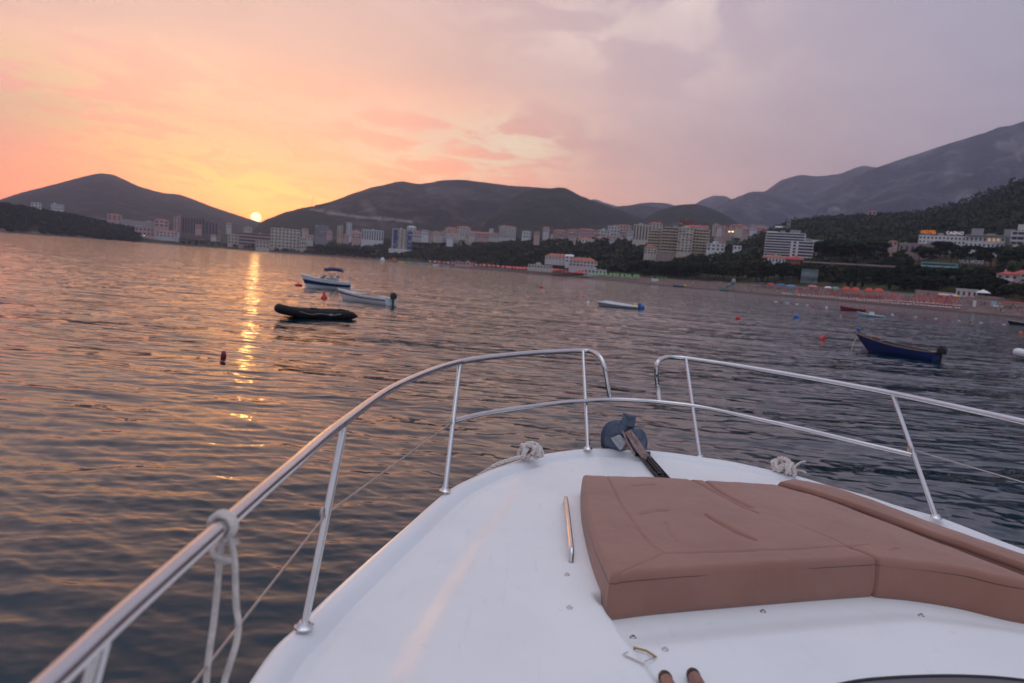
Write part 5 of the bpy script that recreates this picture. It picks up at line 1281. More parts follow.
    patch('bolster', [(778, 483), (832, 498), (892, 519.5), (962, 545), (1044, 574)], [(792, 480), (840, 490), (900, 512), (960, 534), (1044, 563)], [(778, 483), (785, 481.5), (792, 480)], [(1044, 574), (1046, 568), (1044, 563)], 24, 100, rad=0.016, seed=6)
sun_pad()
# ------------------------------------------------------------------ boats on the water
def hull_rings(L, Bm, fb, sheer, draft=0.25, n=22, m=9, tr=0.8, fine=1.6, flare=0.25, rake=0.5):
    """open hull: rows from stern (x=0) to bow (x=L); each row runs from port sheer round the keel to starboard sheer"""
    A = np.zeros((n, 2 * m - 1, 3))
    for i in range(n):
        t = i / (n - 1); hb = Bm / 2 * (tr + (1 - tr) * math.sin(min(1, t / 0.45) * math.pi / 2)) * (1 - max(0, (t - 0.4) / 0.6) ** fine * 0.985)
        top = fb + sheer * t ** 2.2; kb = -draft * (1 - max(0, (t - 0.75) / 0.25) ** 2 * 0.9)
        for j in range(2 * m - 1):
            s = (j - (m - 1)) / (m - 1); a = abs(s)
            z = kb + (top - kb) * a ** 1.5; w = hb * (1 - (1 - a) ** 2.2) * (1 - flare * (1 - a) * (0.3 + 0.7 * t))
            x = L * t + rake * t ** 4 * (z - kb) / (top - kb + 1e-6) * 0.6 - rake * 0.3 * t ** 4
            A[i, j] = (x, -w * np.sign(s), z)
    return A
def boat(name, label, sx, bx, sy, by, Lr=None, cat='boat'):
    """stern and bow waterline pixels -> placed empty, local x forward, and length"""
    s, b = P(sx, sy, 0), P(bx, by, 0); v = b - s; L = float(np.linalg.norm(v[:2]))
    return thing(name, label, cat, (s[0], s[1], 0.0), math.atan2(v[1], v[0])), L
def put_hull(t, A, mat, stripe=None, rub=None, inner=None, floor_z=0.02, deck=None, stripe_rows=(0.55, 0.8)):
    n, k = A.shape[:2]; m = MB(); m.grid(A, flip=True); tr_ = [tuple(p) for p in A[0]]; o = len(m.v); m.v += tr_; m.f.append(tuple(range(o, o + k))); m.mi.append(0)
    h = m.build('hull', M[mat], t)
    g = MB()
    for sd in (0, k - 1): g.tube(list(A[:, sd]), 0.035, 6)
    g.build('gunwale', M[rub or mat], t)
    if stripe:
        for sd in (0, 1):
            r = []
            for i in range(n):
                a = A[i]; js = np.arange(k); zz = a[:, 2]; half = a[: k // 2 + 1] if sd == 0 else a[k // 2:][::-1]
                lo = half[:, 2].max(); q = []
                for f in stripe_rows[::-1]:
                    zt = lo * f; q.append([np.interp(-zt, -half[:, 2], half[:, c]) for c in range(3)])
                for p in q: p[1] += 0.012 * (1 if p[1] >= 0 else -1)
                r.append(q)
            s = MB(); s.grid(r, flip=(sd == 1)); s.build('hull_stripe', M[stripe], t)
    if inner:
        r = []
        for i in range(n - 1):
            a = A[i]; hb = abs(a[0, 1]) * 0.97; top = a[0, 2]; half = a[: k // 2 + 1]; fz = max(floor_z, half[-1, 2] + 0.06); wf = max(0.0, abs(np.interp(-fz, -half[:, 2], half[:, 1])) - 0.04); xf = np.interp(-fz, -half[:, 2], half[:, 0])
            r.append([(a[0, 0], hb, top - 0.01), (xf, wf, fz), (xf, -wf, fz), (a[0, 0], -hb, top - 0.01)])
        s = MB(); s.grid(r); s.build('interior', M[inner], t)
    if deck:
        r = [[(A[i, 0, 0], A[i, 0, 1] * q, A[i, 0, 2] - 0.01 + 0.06 * (1 - q * q)) for q in np.linspace(1, -1, 7)] for i in range(n)]
        s = MB(); s.grid(r); s.build('deck', M[deck], t)
    return h
def outboard(t, x, y=0, z=0.35, s=1.0, mat='rubber'):
    m = MB(); m.box(x - 0.34 * s, x + 0.12 * s, y - 0.15 * s, y + 0.15 * s, z + 0.12 * s, z + 0.50 * s); m.box(x - 0.28 * s, x + 0.06 * s, y - 0.12 * s, y + 0.12 * s, z + 0.501 * s, z + 0.60 * s)
    o = m.build('outboard_motor', M[mat], t); o.modifiers.new('round', 'BEVEL').width = 0.05 * s
    l = MB(); l.box(x - 0.16 * s, x - 0.04 * s, y - 0.05 * s, y + 0.05 * s, z - 0.7 * s, z + 0.119 * s); l.build('motor_leg', M[mat], o)
    tl = MB(); tl.tube([(x + 0.12 * s, y, z + 0.3 * s), (x + 0.55 * s, y + 0.05, z + 0.36 * s)], 0.025 * s, 6); tl.build('tiller', M[mat], o)
# white speedboat with blue stripe and navy bimini
t, L = boat('speedboat', 'white speedboat with a blue hull stripe and a navy canvas canopy', 349, 306, 289.5, 287)
A = hull_rings(L, 1.75, 0.62, 0.42, 0.3, flare=0.3, rake=0.9); put_hull(t, A, 'white', 'navy', None, None, deck='white', stripe_rows=(0.30, 0.66))
m = MB(); m.grid([[(L * 0.30, y, 0.78), (L * 0.5, y, 0.80)] for y in np.linspace(-0.55, 0.55, 5)]); m.build('cockpit_floor', M['interior'], t)
m = MB(); m.grid([[(L * (0.60 + 0.10 * (1 - q * q)), 0.68 * q, 0.72), (L * (0.52 + 0.08 * (1 - q * q)), 0.6 * q, 1.06)] for q in np.linspace(-1, 1, 11)]); o = m.build('windscreen', M['teal_glass'] if 'teal_glass' in M else M['window'], t); o.modifiers.new('t', 'SOLIDIFY').thickness = 0.02
m = MB(); m.tube(spline([(L * 0.6, -0.68, 0.80), (L * 0.52, -0.6, 1.08), (L * 0.60, 0, 1.1), (L * 0.52, 0.6, 1.08), (L * 0.6, 0.68, 0.80)], 6), 0.022, 6); m.build('windscreen_frame', M['steel'], t)
m = MB(); m.grid([[(x, y, 1.70 + 0.10 * (1 - (y / 0.75) ** 2) - 0.10 * abs((x - L * 0.36) / (L * 0.19)) ** 3) for x in np.linspace(L * 0.17, L * 0.55, 9)] for y in np.linspace(-0.75, 0.75, 9)]); o = m.build('canvas_canopy', M['navy'], t); o.modifiers.new('t', 'SOLIDIFY').thickness = 0.2
for y in (-0.74, 0.74):
    for x0, x1 in ((L * 0.38, L * 0.53), (L * 0.40, L * 0.2)):
        m = MB(); m.tube([(x0, y, 0.72), (x1, y, 1.62)], 0.022, 6); m.build('canopy_pole', M['steel'], t)
m = MB(); m.tube([(L * 0.03, 0.5, 0.6), (L * 0.0, 0.52, 1.75)], 0.02, 5); m.build('aerial', M['pole'], t)
m = MB(); m.box(-0.4, -0.002, -0.7, 0.7, 0.12, 0.22); m.build('swim_platform', M['white'], t, False)
for i, x in enumerate((L * 0.44, L * 0.3)): m = MB(); m.box(x - 0.2, x + 0.2, -0.5, 0.5, 0.74, 0.90); m.box(x - 0.24, x - 0.12, -0.5, 0.5, 0.9, 1.15); m.build('seat', M['greyw'], t)
m = MB(); m.tube(spline([(L * 0.62, -0.66, 0.95), (L * 0.82, -0.5, 1.13), (L * 1.02, 0, 1.2), (L * 0.82, 0.5, 1.13), (L * 0.62, 0.66, 0.95)], 6), 0.018, 6); m.build('bow_rail', M['steel'], t)
t.scale = (1.06, 1.1, 1.15)
# open white boat with red stripe and outboard
t, L = boat('motor_boat', 'open white boat with a dark red hull line and a black outboard motor', 391, 340, 305.5, 299.3)
A = hull_rings(L, 1.5, 0.48, 0.30, 0.25, tr=0.85, rake=0.9); put_hull(t, A, 'white', 'dred', None, 'greyw', 0.12, stripe_rows=(0.62, 0.78))
outboard(t, -0.08, 0, 0.36, 0.95)
m = MB(); m.box(L * 0.35, L * 0.55, -0.5, 0.5, 0.52, 0.58); m.build('cover_cloth', M['yellow'], t, False); m = MB(); m.box(L * 0.40, L * 0.50, -0.45, 0.4, 0.581, 0.62); m.build('cover_cloth', M['blue'], t, False)
m = MB(); m.box(L * 0.2, L * 0.27, -0.62, 0.62, 0.38, 0.43); m.build('thwart', M['greyw'], t, False)
m = MB(); m.tube(spline([(L * 1.05, 0, 0.72), (L * 1.12, 0.05, 0.3), (L * 1.18, 0.1, -0.1)], 5), 0.018, 5); m.build('mooring_line', M['rope'], t)
m = MB(); m.grid([[(L * q, y * (0.55 - 0.5 * ((q - 0.7) / 0.3) ** 1.5), 0.50 + 0.28 * (q - 0.5)) for y in np.linspace(-1, 1, 5)] for q in np.linspace(0.72, 0.98, 6)]); m.build('foredeck', M['white'], t)
# black inflatable
t, L = boat('inflatable_dinghy', 'black inflatable dinghy with an upturned bow lying nearest of the left boats', 345, 278, 318.3, 317.8)
m = MB(); r = 0.23; path = [(-0.35, 0.62, 0.16), (0.1, 0.62, 0.20), (L * 0.4, 0.64, 0.22), (L * 0.72, 0.60, 0.27), (L * 0.9, 0.42, 0.38), (L * 0.985, 0.0, 0.46), (L * 0.9, -0.42, 0.38), (L * 0.72, -0.60, 0.27), (L * 0.4, -0.64, 0.22), (0.1, -0.62, 0.20), (-0.35, -0.62, 0.16)]
q = spline(path, 7); rr = [r * min(1, 0.22 + 1.6 * min(i, len(q) - 1 - i) / 14) for i in range(len(q))]; m.tube(q, rr, 12); m.build('tube', M['black'], t)
m = MB(); m.grid([[(x, y, 0.10 + 0.25 * max(0, (x / L - 0.6)) ** 1.5) for y in np.linspace(-0.5, 0.5, 5)] for x in np.linspace(0.1, L * 0.9, 10)]); m.build('floor', M['interior'], t)
m = MB(); m.box(0.06, 0.12, -0.5, 0.5, 0.0, 0.46); m.build('transom', M['black'], t, False)
m = MB(); m.box(L * 0.38, L * 0.46, -0.62, 0.62, 0.44, 0.48); m.build('thwart', M['black'], t, False)
m = MB(); m.box(L * 0.33, L * 0.38, 0.862, 0.875, 0.22, 0.30); m.box(L * 0.33, L * 0.38, -0.875, -0.862, 0.22, 0.30); m.build('patch', M['greyw'], t, False)
m = MB(); m.tube(spline([(L * .2, .86, .3), (L * .35, .88, .24), (L * .5, .88, .31), (L * .65, .86, .27), (L * .8, .76, .4)], 6), 0.014, 5); m.tube(spline([(L * .2, -.86, .3), (L * .35, -.88, .24), (L * .5, -.88, .31), (L * .65, -.86, .27), (L * .8, -.76, .4)], 6), 0.014, 5); m.build('grab_line', M['wire'], t)
# covered boat in the middle
t, L = boat('covered_boat', 'white-covered boat with a blue and yellow motor cover in the middle of the bay', 637, 598, 309.3, 306.2)
A = hull_rings(L, 1.7, 0.27, 0.22, 0.25, tr=0.85, rake=0.6); put_hull(t, A, 'greyc', None, 'greyw')
m = MB(); n = A.shape[0]; m.grid([[(A[i, 0, 0] + 0.0, A[i, 0, 1] * q * 1.03, A[i, 0, 2] + 0.03 + 0.24 * (1 - abs(q) ** 1.7) * min(1, 0.5 + i / n) * (1 if i < n * 0.75 else (n - 1 - i) / (n * 0.25) * 0.9 + 0.1) + 0.02 * math.sin(i * 1.9) * (1 - abs(q))) for q in np.linspace(1, -1, 11)] for i in range(n)]); m.build('canvas_cover', M['greyw'], t)
outboard(t, -0.12, 0, 0.15, 0.9, 'blue'); m = MB(); m.lathe([(0.22, 0), (0.23, 0.08), (0.23, 0.24), (0.19, 0.32)], 12, (0.16, 0, 0.30)); m.build('motor_cover', M['yellow'], t)
m = MB(); m.lathe([(0.22, -0.05), (0.24, 0.06), (0.24, 0.25), (0.16, 0.40), (0.02, 0.43)], 12, (-0.45, 0, 0.08), sx=1.5); m.build('motor_cover', M['blue'], t)
M['gunw'] = plain('weathered_grey_wood', (0.20, 0.15, 0.13), 0.7, 0, 0.3, 5)
# blue wooden boat
t, L = boat('wooden_rowing_boat', 'dark blue wooden boat with weathered gunwales and gear in its bow', 936, 861, 361.2, 351)
A = hull_rings(L, 1.75, 0.50, 0.52, 0.3, tr=0.75, rake=1.5, fine=1.9); put_hull(t, A, 'navyhull', None, 'gunw', 'interior', 0.10)
for q in (0.22, 0.45, 0.66): m = MB(); m.box(L * q - 0.12, L * q + 0.12, -0.72 + q * 0.3, 0.72 - q * 0.3, 0.40, 0.45); m.build('thwart', M['wood'], t, False)
m = MB(); m.box(-0.05, 0.25, -0.6, 0.6, 0.49, 0.53); m.build('stern_deck', M['wood'], t, False)
m = MB(); m.grid([[(L * q, y * (0.62 * (1 - ((q - 0.72) / 0.3) ** 1.5)), 0.72 + 0.6 * (q - 0.72)) for y in np.linspace(-1, 1, 5)] for q in np.linspace(0.74, 0.98, 6)]); m.build('foredeck', M['wood'], t)
g = np.random.default_rng(4); m = MB()
for i in range(7): c = (L * g.uniform(0.76, 0.92), g.uniform(-0.25, 0.25), 0.80 + g.uniform(0, 0.1)); m.lathe([(0.03, -0.12), (0.16, -0.05), (0.18, 0.05), (0.05, 0.14)], 8, c)
m.build('gear_heap', M['brown'], t)
m = MB(); m.tube([(L * 1.04, 0, 0.5), (L * 1.06, 0, 1.22)], [0.07, 0.05], 6); m.build('stem_post', M['wood'], t)
m = MB(); m.lathe([(0.03, -0.12), (0.10, -0.06), (0.10, 0.06), (0.03, 0.12)], 10, (L * 1.07, 0.1, 1.26)); m.build('fender', M['blue'], t)
m = MB(); m.tube(spline([(L * 1.05, 0, 0.95), (L * 1.11, 0.05, 0.5), (L * 1.13, 0.1, -0.1)], 5), 0.02, 5); m.build('mooring_line', M['rope'], t)
outboard(t, -0.10, 0, 0.30, 1.0)
# three small boats near the right beach
t, L = boat('rowing_boat', 'dark red rowing boat floating near the orange beach canopies', 863, 840, 311.5, 310.4)
A = hull_rings(L, 1.6, 0.45, 0.5, 0.2, rake=0.8); put_hull(t, A, 'dred', None, 'dred', 'interior', 0.15); m = MB(); m.box(-0.3, 0.05, -0.3, 0.3, 0.3, 0.75); m.build('motor_cover', M['orange'], t)
for q in (0.3, 0.55): m = MB(); m.box(L * q - 0.1, L * q + 0.1, -0.65, 0.65, 0.36, 0.42); m.build('thwart', M['wood'], t, False)
t, L = boat('rowing_boat', 'pale blue boat just right of the dark red rowing boat', 885, 858, 318.3, 315.8)
A = hull_rings(L, 1.6, 0.32, 0.35, 0.2, rake=0.7); put_hull(t, A, 'pblue', None, 'white', None, deck='pblue'); m = MB(); m.box(L * 0.42, L * 0.58, -0.35, 0.35, 0.40, 0.85); m.build('cabin_box', M['whitew'], t, False)
t, L = boat('motor_boat', 'dark boat with a white rim at the right edge near the beach', 1040, 1008, 327, 324.3)
A = hull_rings(L, 1.9, 0.5, 0.35, 0.25, rake=0.9); put_hull(t, A, 'rubber', None, 'white', 'interior', 0.2); m = MB(); m.lathe([(0.1, 0), (0.85, 0.1), (0.7, 0.5), (0.1, 0.75)], 12, (L * 0.25, 0, 0.4), sx=1.5); m.build('canvas_cover', M['rubber'], t)
t, L = boat('dinghy', 'rounded white dinghy cut off by the right edge of the picture', 1060, 1016, 363, 359)
m = MB(); q = spline([(-0.1, 0.62, 0.28), (L * 0.5, 0.66, 0.30), (L * 0.8, 0.5, 0.36), (L * 0.98, 0.0, 0.44), (L * 0.8, -0.5, 0.36), (L * 0.5, -0.66, 0.30), (-0.1, -0.62, 0.28)], 7); m.tube(q, 0.27, 12); m.build('tube', M['white'], t)
m = MB(); m.grid([[(x, y, 0.16) for y in np.linspace(-0.55, 0.55, 4)] for x in np.linspace(0, L * 0.9, 8)]); m.build('floor', M['greyw'], t)
m = MB(); m.box(0.3, 0.6, -0.6, 0.6, 0.45, 0.5); m.build('thwart', M['greyw'], t, False)
# boats at the beach edge
t, L = boat('pedal_boat', 'long white boat drawn up at the water in front of the bare beach', 778, 760.5, 295.0, 293.6)
A = hull_rings(L, 2.6, 0.7, 0.5, 0.3, rake=1.0); put_hull(t, A, 'white', None, 'white', None, deck='white'); m = MB(); m.box(L * 0.3, L * 0.5, -0.6, 0.6, 0.6, 1.2); m.build('console', M['greyw'], t, False)
t, L = boat('work_boat', 'dark teal boat with a yellow heap on board below the pine grove', 688, 673, 287.6, 286.4)
A = hull_rings(L, 2.4, 0.7, 0.5, 0.3, rake=1.0); put_hull(t, A, 'bluet', None, 'teal', 'interior', 0.3); m = MB(); m.lathe([(0.9, 0), (1.0, 0.7), (0.5, 1.3), (0.1, 1.5)], 10, (L * 0.2, 0, 0.5)); m.build('yellow_heap', M['yellow'], t)

# ------------------------------------------------------------------ buoys and floats
def buoy(px, py, d, mat, label, shape='ball', group=None, name='buoy'):
    p = P(px, py, 0); k = (p - CAM) @ d_ / F; r = d * k / 2; t = thing(name, label, 'buoy', tuple(p), 0, group); m = MB()
    if shape == 'ball': m.lathe([(0.05 * r, -0.5 * r), (0.8 * r, -0.2 * r), (r, 0.45 * r), (0.85 * r, 1.0 * r), (0.5 * r, 1.35 * r), (0.05 * r, 1.5 * r)], 14)
    elif shape == 'can': m.lathe([(0.5 * r, -0.8 * r), (0.95 * r, -0.3 * r), (r, 0.9 * r), (0.8 * r, 2.0 * r), (0.4 * r, 2.5 * r), (0.05 * r, 2.6 * r)], 14)
    else: m.lathe([(0.5 * r, -0.5 * r), (r, 0.0), (0.95 * r, 0.6 * r), (0.5 * r, 1.2 * r), (0.2 * r, 2.2 * r), (0.05 * r, 2.9 * r)], 14, (0, 0, 0)); 
    m.build('float_body', M[mat], t); c = MB(); zt = {'ball': 1.5, 'can': 2.6}.get(shape, 2.9) * r
    c.tube([(0.25 * r * math.cos(x), 0, zt + 0.25 * r * math.sin(x)) for x in np.linspace(0, 6.283, 10)], 0.08 * r, 5, cap=False); c.build('lifting_eye', M['pole'], t); return t
buoy(223.5, 357.5, 5.2, 'dred', 'upright dark red can buoy floating alone on the orange water at left', 'can')
t = buoy(324, 298.8, 6.0, 'red', 'red cone-topped buoy between the speedboat and the white open boat', 'cone')
t = buoy(298.5, 285.8, 4.6, 'red', 'red float at the bow of the white speedboat'); t.scale = (1.7, 1, 0.7)
buoy(541.5, 288.0, 3.2, 'red', 'small red buoy far out left of the covered boat')
buoy(738, 319.5, 4.6, 'red', 'red ball buoy above the gap in the right bow rail')
buoy(796, 318.3, 5.6, 'blue', 'blue ball buoy right of the red ball buoy')
t = buoy(821.5, 340.0, 5.6, 'red', 'red tilted buoy left of the blue wooden boat', 'cone'); t.rotation_euler = (0.3, 0.5, 0)
buoy(588, 303.0, 3.2, 'whitec', 'white buoy just left of the covered boat')
buoy(583.2, 297.0, 1.8, 'red', 'tiny red buoy above the white one left of the covered boat')
buoy(1020.5, 333.5, 3.0, 'orange', 'small orange buoy at the right edge above the white dinghy')
buoy(826.5, 308.3, 2.4, 'whitec', 'small white buoy left of the dark red rowing boat')
buoy(840.5, 316.5, 2.6, 'pinkc', 'pale pink buoy below the dark red rowing boat')
buoy(841.5, 321.3, 1.6, 'dred', 'dark red buoy below the pale pink one')
buoy(892, 285 + 29, 1, 'whitec', 'speck of a white buoy beyond the pale blue boat')
for (a, b) in ((776, 302), (787, 303.3), (797, 304.4), (807, 305.7), (892.5, 315.4), (915.5, 317.6), (936, 319.0), (959, 321.2), (981, 323.2), (1004, 324.8)):
    t = buoy(a, b, 2.3, 'greyw', 'white float of the swimming line off the right beach', 'ball', 'white floats of the swimming line', 'line_float'); t.scale = (1.5, 1, 0.55)
for (a, b) in ((781.5, 302.8), (792, 304), (813, 306.4), (818.5, 306.9), (902, 316.5), (925.5, 318.5), (949, 320.4), (970.5, 322.3), (993, 324.1)):
    t = buoy(a, b, 2.2, 'dred', 'red float of the swimming line off the right beach', 'ball', 'red floats of the swimming line', 'line_float'); t.scale = (1.4, 1, 0.5)

# ------------------------------------------------------------------ beach furniture
def parasol_mesh(mat, kind):
    m = MB(); n = 8
    if kind == 'open':
        m.lathe([(1.25, 1.98), (1.25, 2.03), (0.7, 2.36), (0.05, 2.6), (0.03, 2.68)], n)
    else:
        m.lathe([(0.05, 1.0), (0.22, 1.15), (0.16, 1.8), (0.04, 2.5)], n)
    return m.mesh('canopy', M[mat], False)
pm = MB(); pm.tube([(0, 0, -0.3), (0, 0, 2.2)], 0.03, 5); POLE = pm.mesh('pole', M['pole'])
PC = {}
def parasol(p, mat, label, group, kind='open', s=1.0):
    if (mat, kind) not in PC: PC[(mat, kind)] = parasol_mesh(mat, kind)
    t = thing('parasol', label, 'parasol', tuple(p), rnd.uniform(0, 1), group); link('canopy', PC[(mat, kind)], t); link('pole', POLE, t); t.scale = (s, s, s); return t
lm = MB(); lm.box(-0.95, 0.45, -0.32, 0.32, 0.28, 0.36); lm.add([(0.45, -.32, .28), (0.45, .32, .28), (1.0, .32, .75), (1.0, -.32, .75), (0.45, -.32, .36), (0.45, .32, .36), (0.96, .32, .82), (0.96, -.32, .82)], [(0, 1, 2, 3), (7, 6, 5, 4), (0, 4, 5, 1), (1, 5, 6, 2), (2, 6, 7, 3), (3, 7, 4, 0)])
LSEAT = lm.mesh('sling', M['lounger'], False); lw = MB(); lw.box(-0.95, 0.45, -0.32, 0.32, 0.28, 0.37); LSW = lm.mesh('sling', M['whitec'], False)
LLEG = []
for x in (-0.8, 0.4):
    lg = MB(); lg.tube([(x, -0.28, -0.2), (x, -0.28, 0.25), (x, 0.28, 0.25), (x, 0.28, -0.2)], 0.03, 5); LLEG.append(lg.mesh('leg_frame', M['pole'], False))
def lounger(p, label, group, white=False, rz=0):
    t = thing('sun_lounger', label, 'sun lounger', tuple(p), rz, group); link('sling', LSW if white else LSEAT, t); [link('leg_frame', q, t) for q in LLEG]
def rows(px0, px1, d0, d1, nr, n, fn):
    for r in range(nr):
        for k in range(n):
            fn(at(px0 + (px1 - px0) * (k + rnd.uniform(0.3, 0.7)) / n, d0 + (d1 - d0) * r / max(1, nr - 1) + rnd.uniform(-0.7, 0.7)))
rows(335, 392, 14, 30, 2, 9, lambda p: parasol(p, 'redc', 'dull red parasol on the far beach left of the inflatables', 'red parasols on the far beach', s=1.4))
rows(428, 505, 12, 34, 3, 17, lambda p: parasol(p, rnd.choice(['redc', 'pinkc']), 'red parasol in the long rows right of the inflatables', 'red parasols right of the inflatables', s=2.0))
rows(505, 588, 10, 36, 4, 24, lambda p: parasol(p, rnd.choice(['redc', 'redc', 'pinkc']), 'red parasol in the dense rows in front of the cream beach bar', 'red parasols before the beach bar', s=1.9))
rows(584, 640, 14, 34, 3, 14, lambda p: parasol(p, 'lime', 'lime-green parasol in the rows below the grove', 'lime-green parasols', s=1.4))
rows(650, 668, 30, 36, 1, 4, lambda p: parasol(p, 'green', 'darker green parasol right of the lime-green rows', 'darker green parasols', s=1.2))
rows(792, 845, 9, 20, 2, 18, lambda p: parasol(p, rnd.choice(['redc', 'pinkc']), 'closed red parasol left of the orange canopies', 'closed red parasols left of the canopies', 'shut', 1.35))
rows(845, 884, 8, 15, 2, 10, lambda p: parasol(p, 'redc', 'closed red parasol right in front of the orange canopies', 'closed red parasols before the canopies', 'shut', 1.35))
rows(884, 958, 8, 17, 2, 26, lambda p: parasol(p, rnd.choice(['redc', 'redc', 'pinkc']), 'closed red parasol among the sunbeds right of the orange canopies', 'closed red parasols right of the canopies', 'shut', 1.35))
rows(782, 884, 5.5, 9, 2, 36, lambda p: lounger(p, 'pale pink sunbed in the rows left of and below the orange canopies', 'sunbeds below the canopies', rz=rnd.uniform(1.2, 1.9)))
rows(884, 962, 5.5, 11, 2, 34, lambda p: lounger(p, 'pale pink sunbed in the rows right of the orange canopies', 'sunbeds right of the canopies', rz=rnd.uniform(1.2, 1.9)))
for px in (993, 996, 1000.5): lounger(at(px, 18), 'white sunbed by the blue screen at the right end of the beach', 'white sunbeds at the right end', True, 0.3)
parasol(at(981, 26), 'whitec', 'large open white parasol at the right end of the beach', None, s=2.3)
for px, mt, lb in ((955.5, 'yellow', 'small yellow parasol left of the large white one'), (950, 'blue', 'small blue parasol behind the right sunbeds'), (968, 'orangec', 'orange parasol left of the large white one'), (1006, 'navy', 'dark blue parasol near the right edge')): parasol(at(px, 28 + rnd.uniform(-2, 2)), mt, lb, None, s=1.1)
def canopy(px0, px1, py, dd, mat, label, hgt=2.4, depth=4, peak=0.7, posts=3):
    g = at((px0 + px1) / 2, dd); k = (g - CAM) @ d_ / F; w = (px1 - px0) * k; t = thing('beach_canopy', label, 'canopy', tuple(g), face(g)); m = MB()
    x0, x1 = -w / 2, w / 2; m.add([(x0, 0, hgt), (x1, 0, hgt), (x1, depth, hgt), (x0, depth, hgt), (x0 + w * 0.28, depth / 2, hgt + peak), (x1 - w * 0.28, depth / 2, hgt + peak), (x0, 0, hgt - 0.3), (x1, 0, hgt - 0.3), (x1, depth, hgt - 0.3), (x0, depth, hgt - 0.3)], [(0, 1, 5, 4), (2, 3, 4, 5), (1, 2, 5), (3, 0, 4), (6, 7, 1, 0), (8, 9, 3, 2), (7, 8, 2, 1), (9, 6, 0, 3)])
    m.build('canvas_roof', M[mat], t, False)
    for i in range(posts):
        x = x0 + 0.2 + (w - 0.4) * i / (posts - 1)
        for y in (0.2, depth - 0.2): q = MB(); q.box(x - 0.06, x + 0.06, y - 0.06, y + 0.06, -0.5, hgt - 0.31); q.build('post', M['pole'], t, False)
canopy(754, 765.5, 279, 30, 'navy', 'dark blue canopy at the left end of the canopy row')
canopy(767, 774, 280, 30, 'red', 'bright red canopy between two blue ones')
canopy(775.5, 785, 281, 30, 'blue', 'blue canopy with a pale edge right of the red canopy')
canopy(785.5, 795.5, 281.5, 28, 'skyb', 'light blue canopy leaning to the right of the blue one')
canopy(807, 817, 284, 32, 'pinkc', 'faded pink canopy between the blue and teal canopies')
canopy(823.5, 831, 284, 30, 'whitec', 'cream canopy joined to the teal one')
canopy(831, 838.5, 285, 30, 'tealbus', 'teal canopy left of the large orange canopies')
for a, b, lb in ((841, 850, 'leftmost of the four orange-red peaked canopies'), (850.2, 859.5, 'second from left of the four orange-red peaked canopies'), (863.5, 872.5, 'third from left of the four orange-red peaked canopies'), (872.7, 883, 'rightmost of the four orange-red peaked canopies')):
    canopy(a, b, 293, 19, 'orangec', lb, 3.2, 6, 1.7)
canopy(1002, 1024, 301, 22, 'orangec', 'low orange-edged beach shade at the right edge', 2.0, 3, 0.2)
def panel(px0, px1, dd, h0, h1, mat, label, name='beach_screen', cat='screen'):
    g = at((px0 + px1) / 2, dd); k = (g - CAM) @ d_ / F; w = (px1 - px0) * k; t = thing(name, label, cat, tuple(g), face(g)); m = MB(); m.box(-w / 2, w / 2, 0, 0.15, h0, h1); m.build('board', M[mat], t, False)
    f = MB(); f.box(-w / 2 - 0.1, -w / 2 - 0.002, -0.05, 0.2, -0.5, h1 + 0.1); f.box(w / 2 + 0.002, w / 2 + 0.1, -0.05, 0.2, -0.5, h1 + 0.1); f.build('post', M['pole'], t, False)
panel(904.5, 915.5, 24, 0.4, 2.2, 'tealbus', 'pale teal board standing behind the sunbeds right of the orange canopies')
panel(790, 795, 12, 0.2, 2.4, 'tealbus', 'small teal board at the left end of the sunbed rows')
panel(795.6, 799, 12, 0.2, 2.4, 'pinkc', 'small pink board beside the small teal one')
panel(991, 995.5, 20, 0.3, 2.2, 'pblue', 'pale blue screen among the white sunbeds at the right end')
panel(973, 975.6, 14, 0.0, 2.6, 'whitec', 'narrow white changing cabin left of the pale blue screen', 'changing_cabin', 'cabin')
panel(651.5, 658.5, 20, 0.0, 2.4, 'whitec', 'white board on the beach right of the lime-green parasols')
# inflatables
def tubearch(t, w, h, r, mat, name, y=0):
    m = MB(); m.tube([(w / 2 * math.cos(a), y, h * math.sin(a)) for a in np.linspace(0, math.pi, 14)], r, 8); return m.build(name, M[mat], t)
p = at(382.5, 3); k = (p - CAM) @ d_ / F; t = thing('inflatable_dome', 'white inflatable dome at the left of the far inflatables', 'inflatable', tuple(p)); m = MB(); m.lathe([(2.4 * k, 0), (2.4 * k, 0.8 * k), (1.7 * k, 2.6 * k), (0.7 * k, 3.6 * k), (0.05, 3.9 * k)], 14); m.build('dome', M['whitec'], t); m = MB(); m.lathe([(2.9 * k, -0.3), (2.9 * k, 0.6)], 14); m.build('base_ring', M['tealbus'], t)
p = at(394, 2); k = (p - CAM) @ d_ / F; t = thing('inflatable_slide', 'green and orange inflatable slide on the far beach', 'inflatable', tuple(p), face(p))
m = MB(); m.prism([(-4.2 * k, 0), (-1.5 * k, 0), (-1.5 * k, 4), (-4.2 * k, 4)], 0, 1.3 * k); m.add([(-4 * k, 0, 1.3 * k), (-1.4 * k, 0, 1.3 * k), (-1.4 * k, 4, 1.3 * k), (-4 * k, 4, 1.3 * k), (-1.4 * k, 0, 3 * k), (-1.4 * k, 4, 3 * k)], [(0, 1, 4), (2, 3, 5), (0, 4, 5, 3)]); m.build('slide', M['green'], t, False)
m = MB(); m.prism([(1.5 * k, 0), (4.0 * k, 0), (4.0 * k, 4), (1.5 * k, 4)], 0, 2.4 * k); m.build('tower', M['green'], t, False); tubearch(t, 3.4 * k, 3.8 * k, 0.75 * k, 'orange', 'arch', 1)
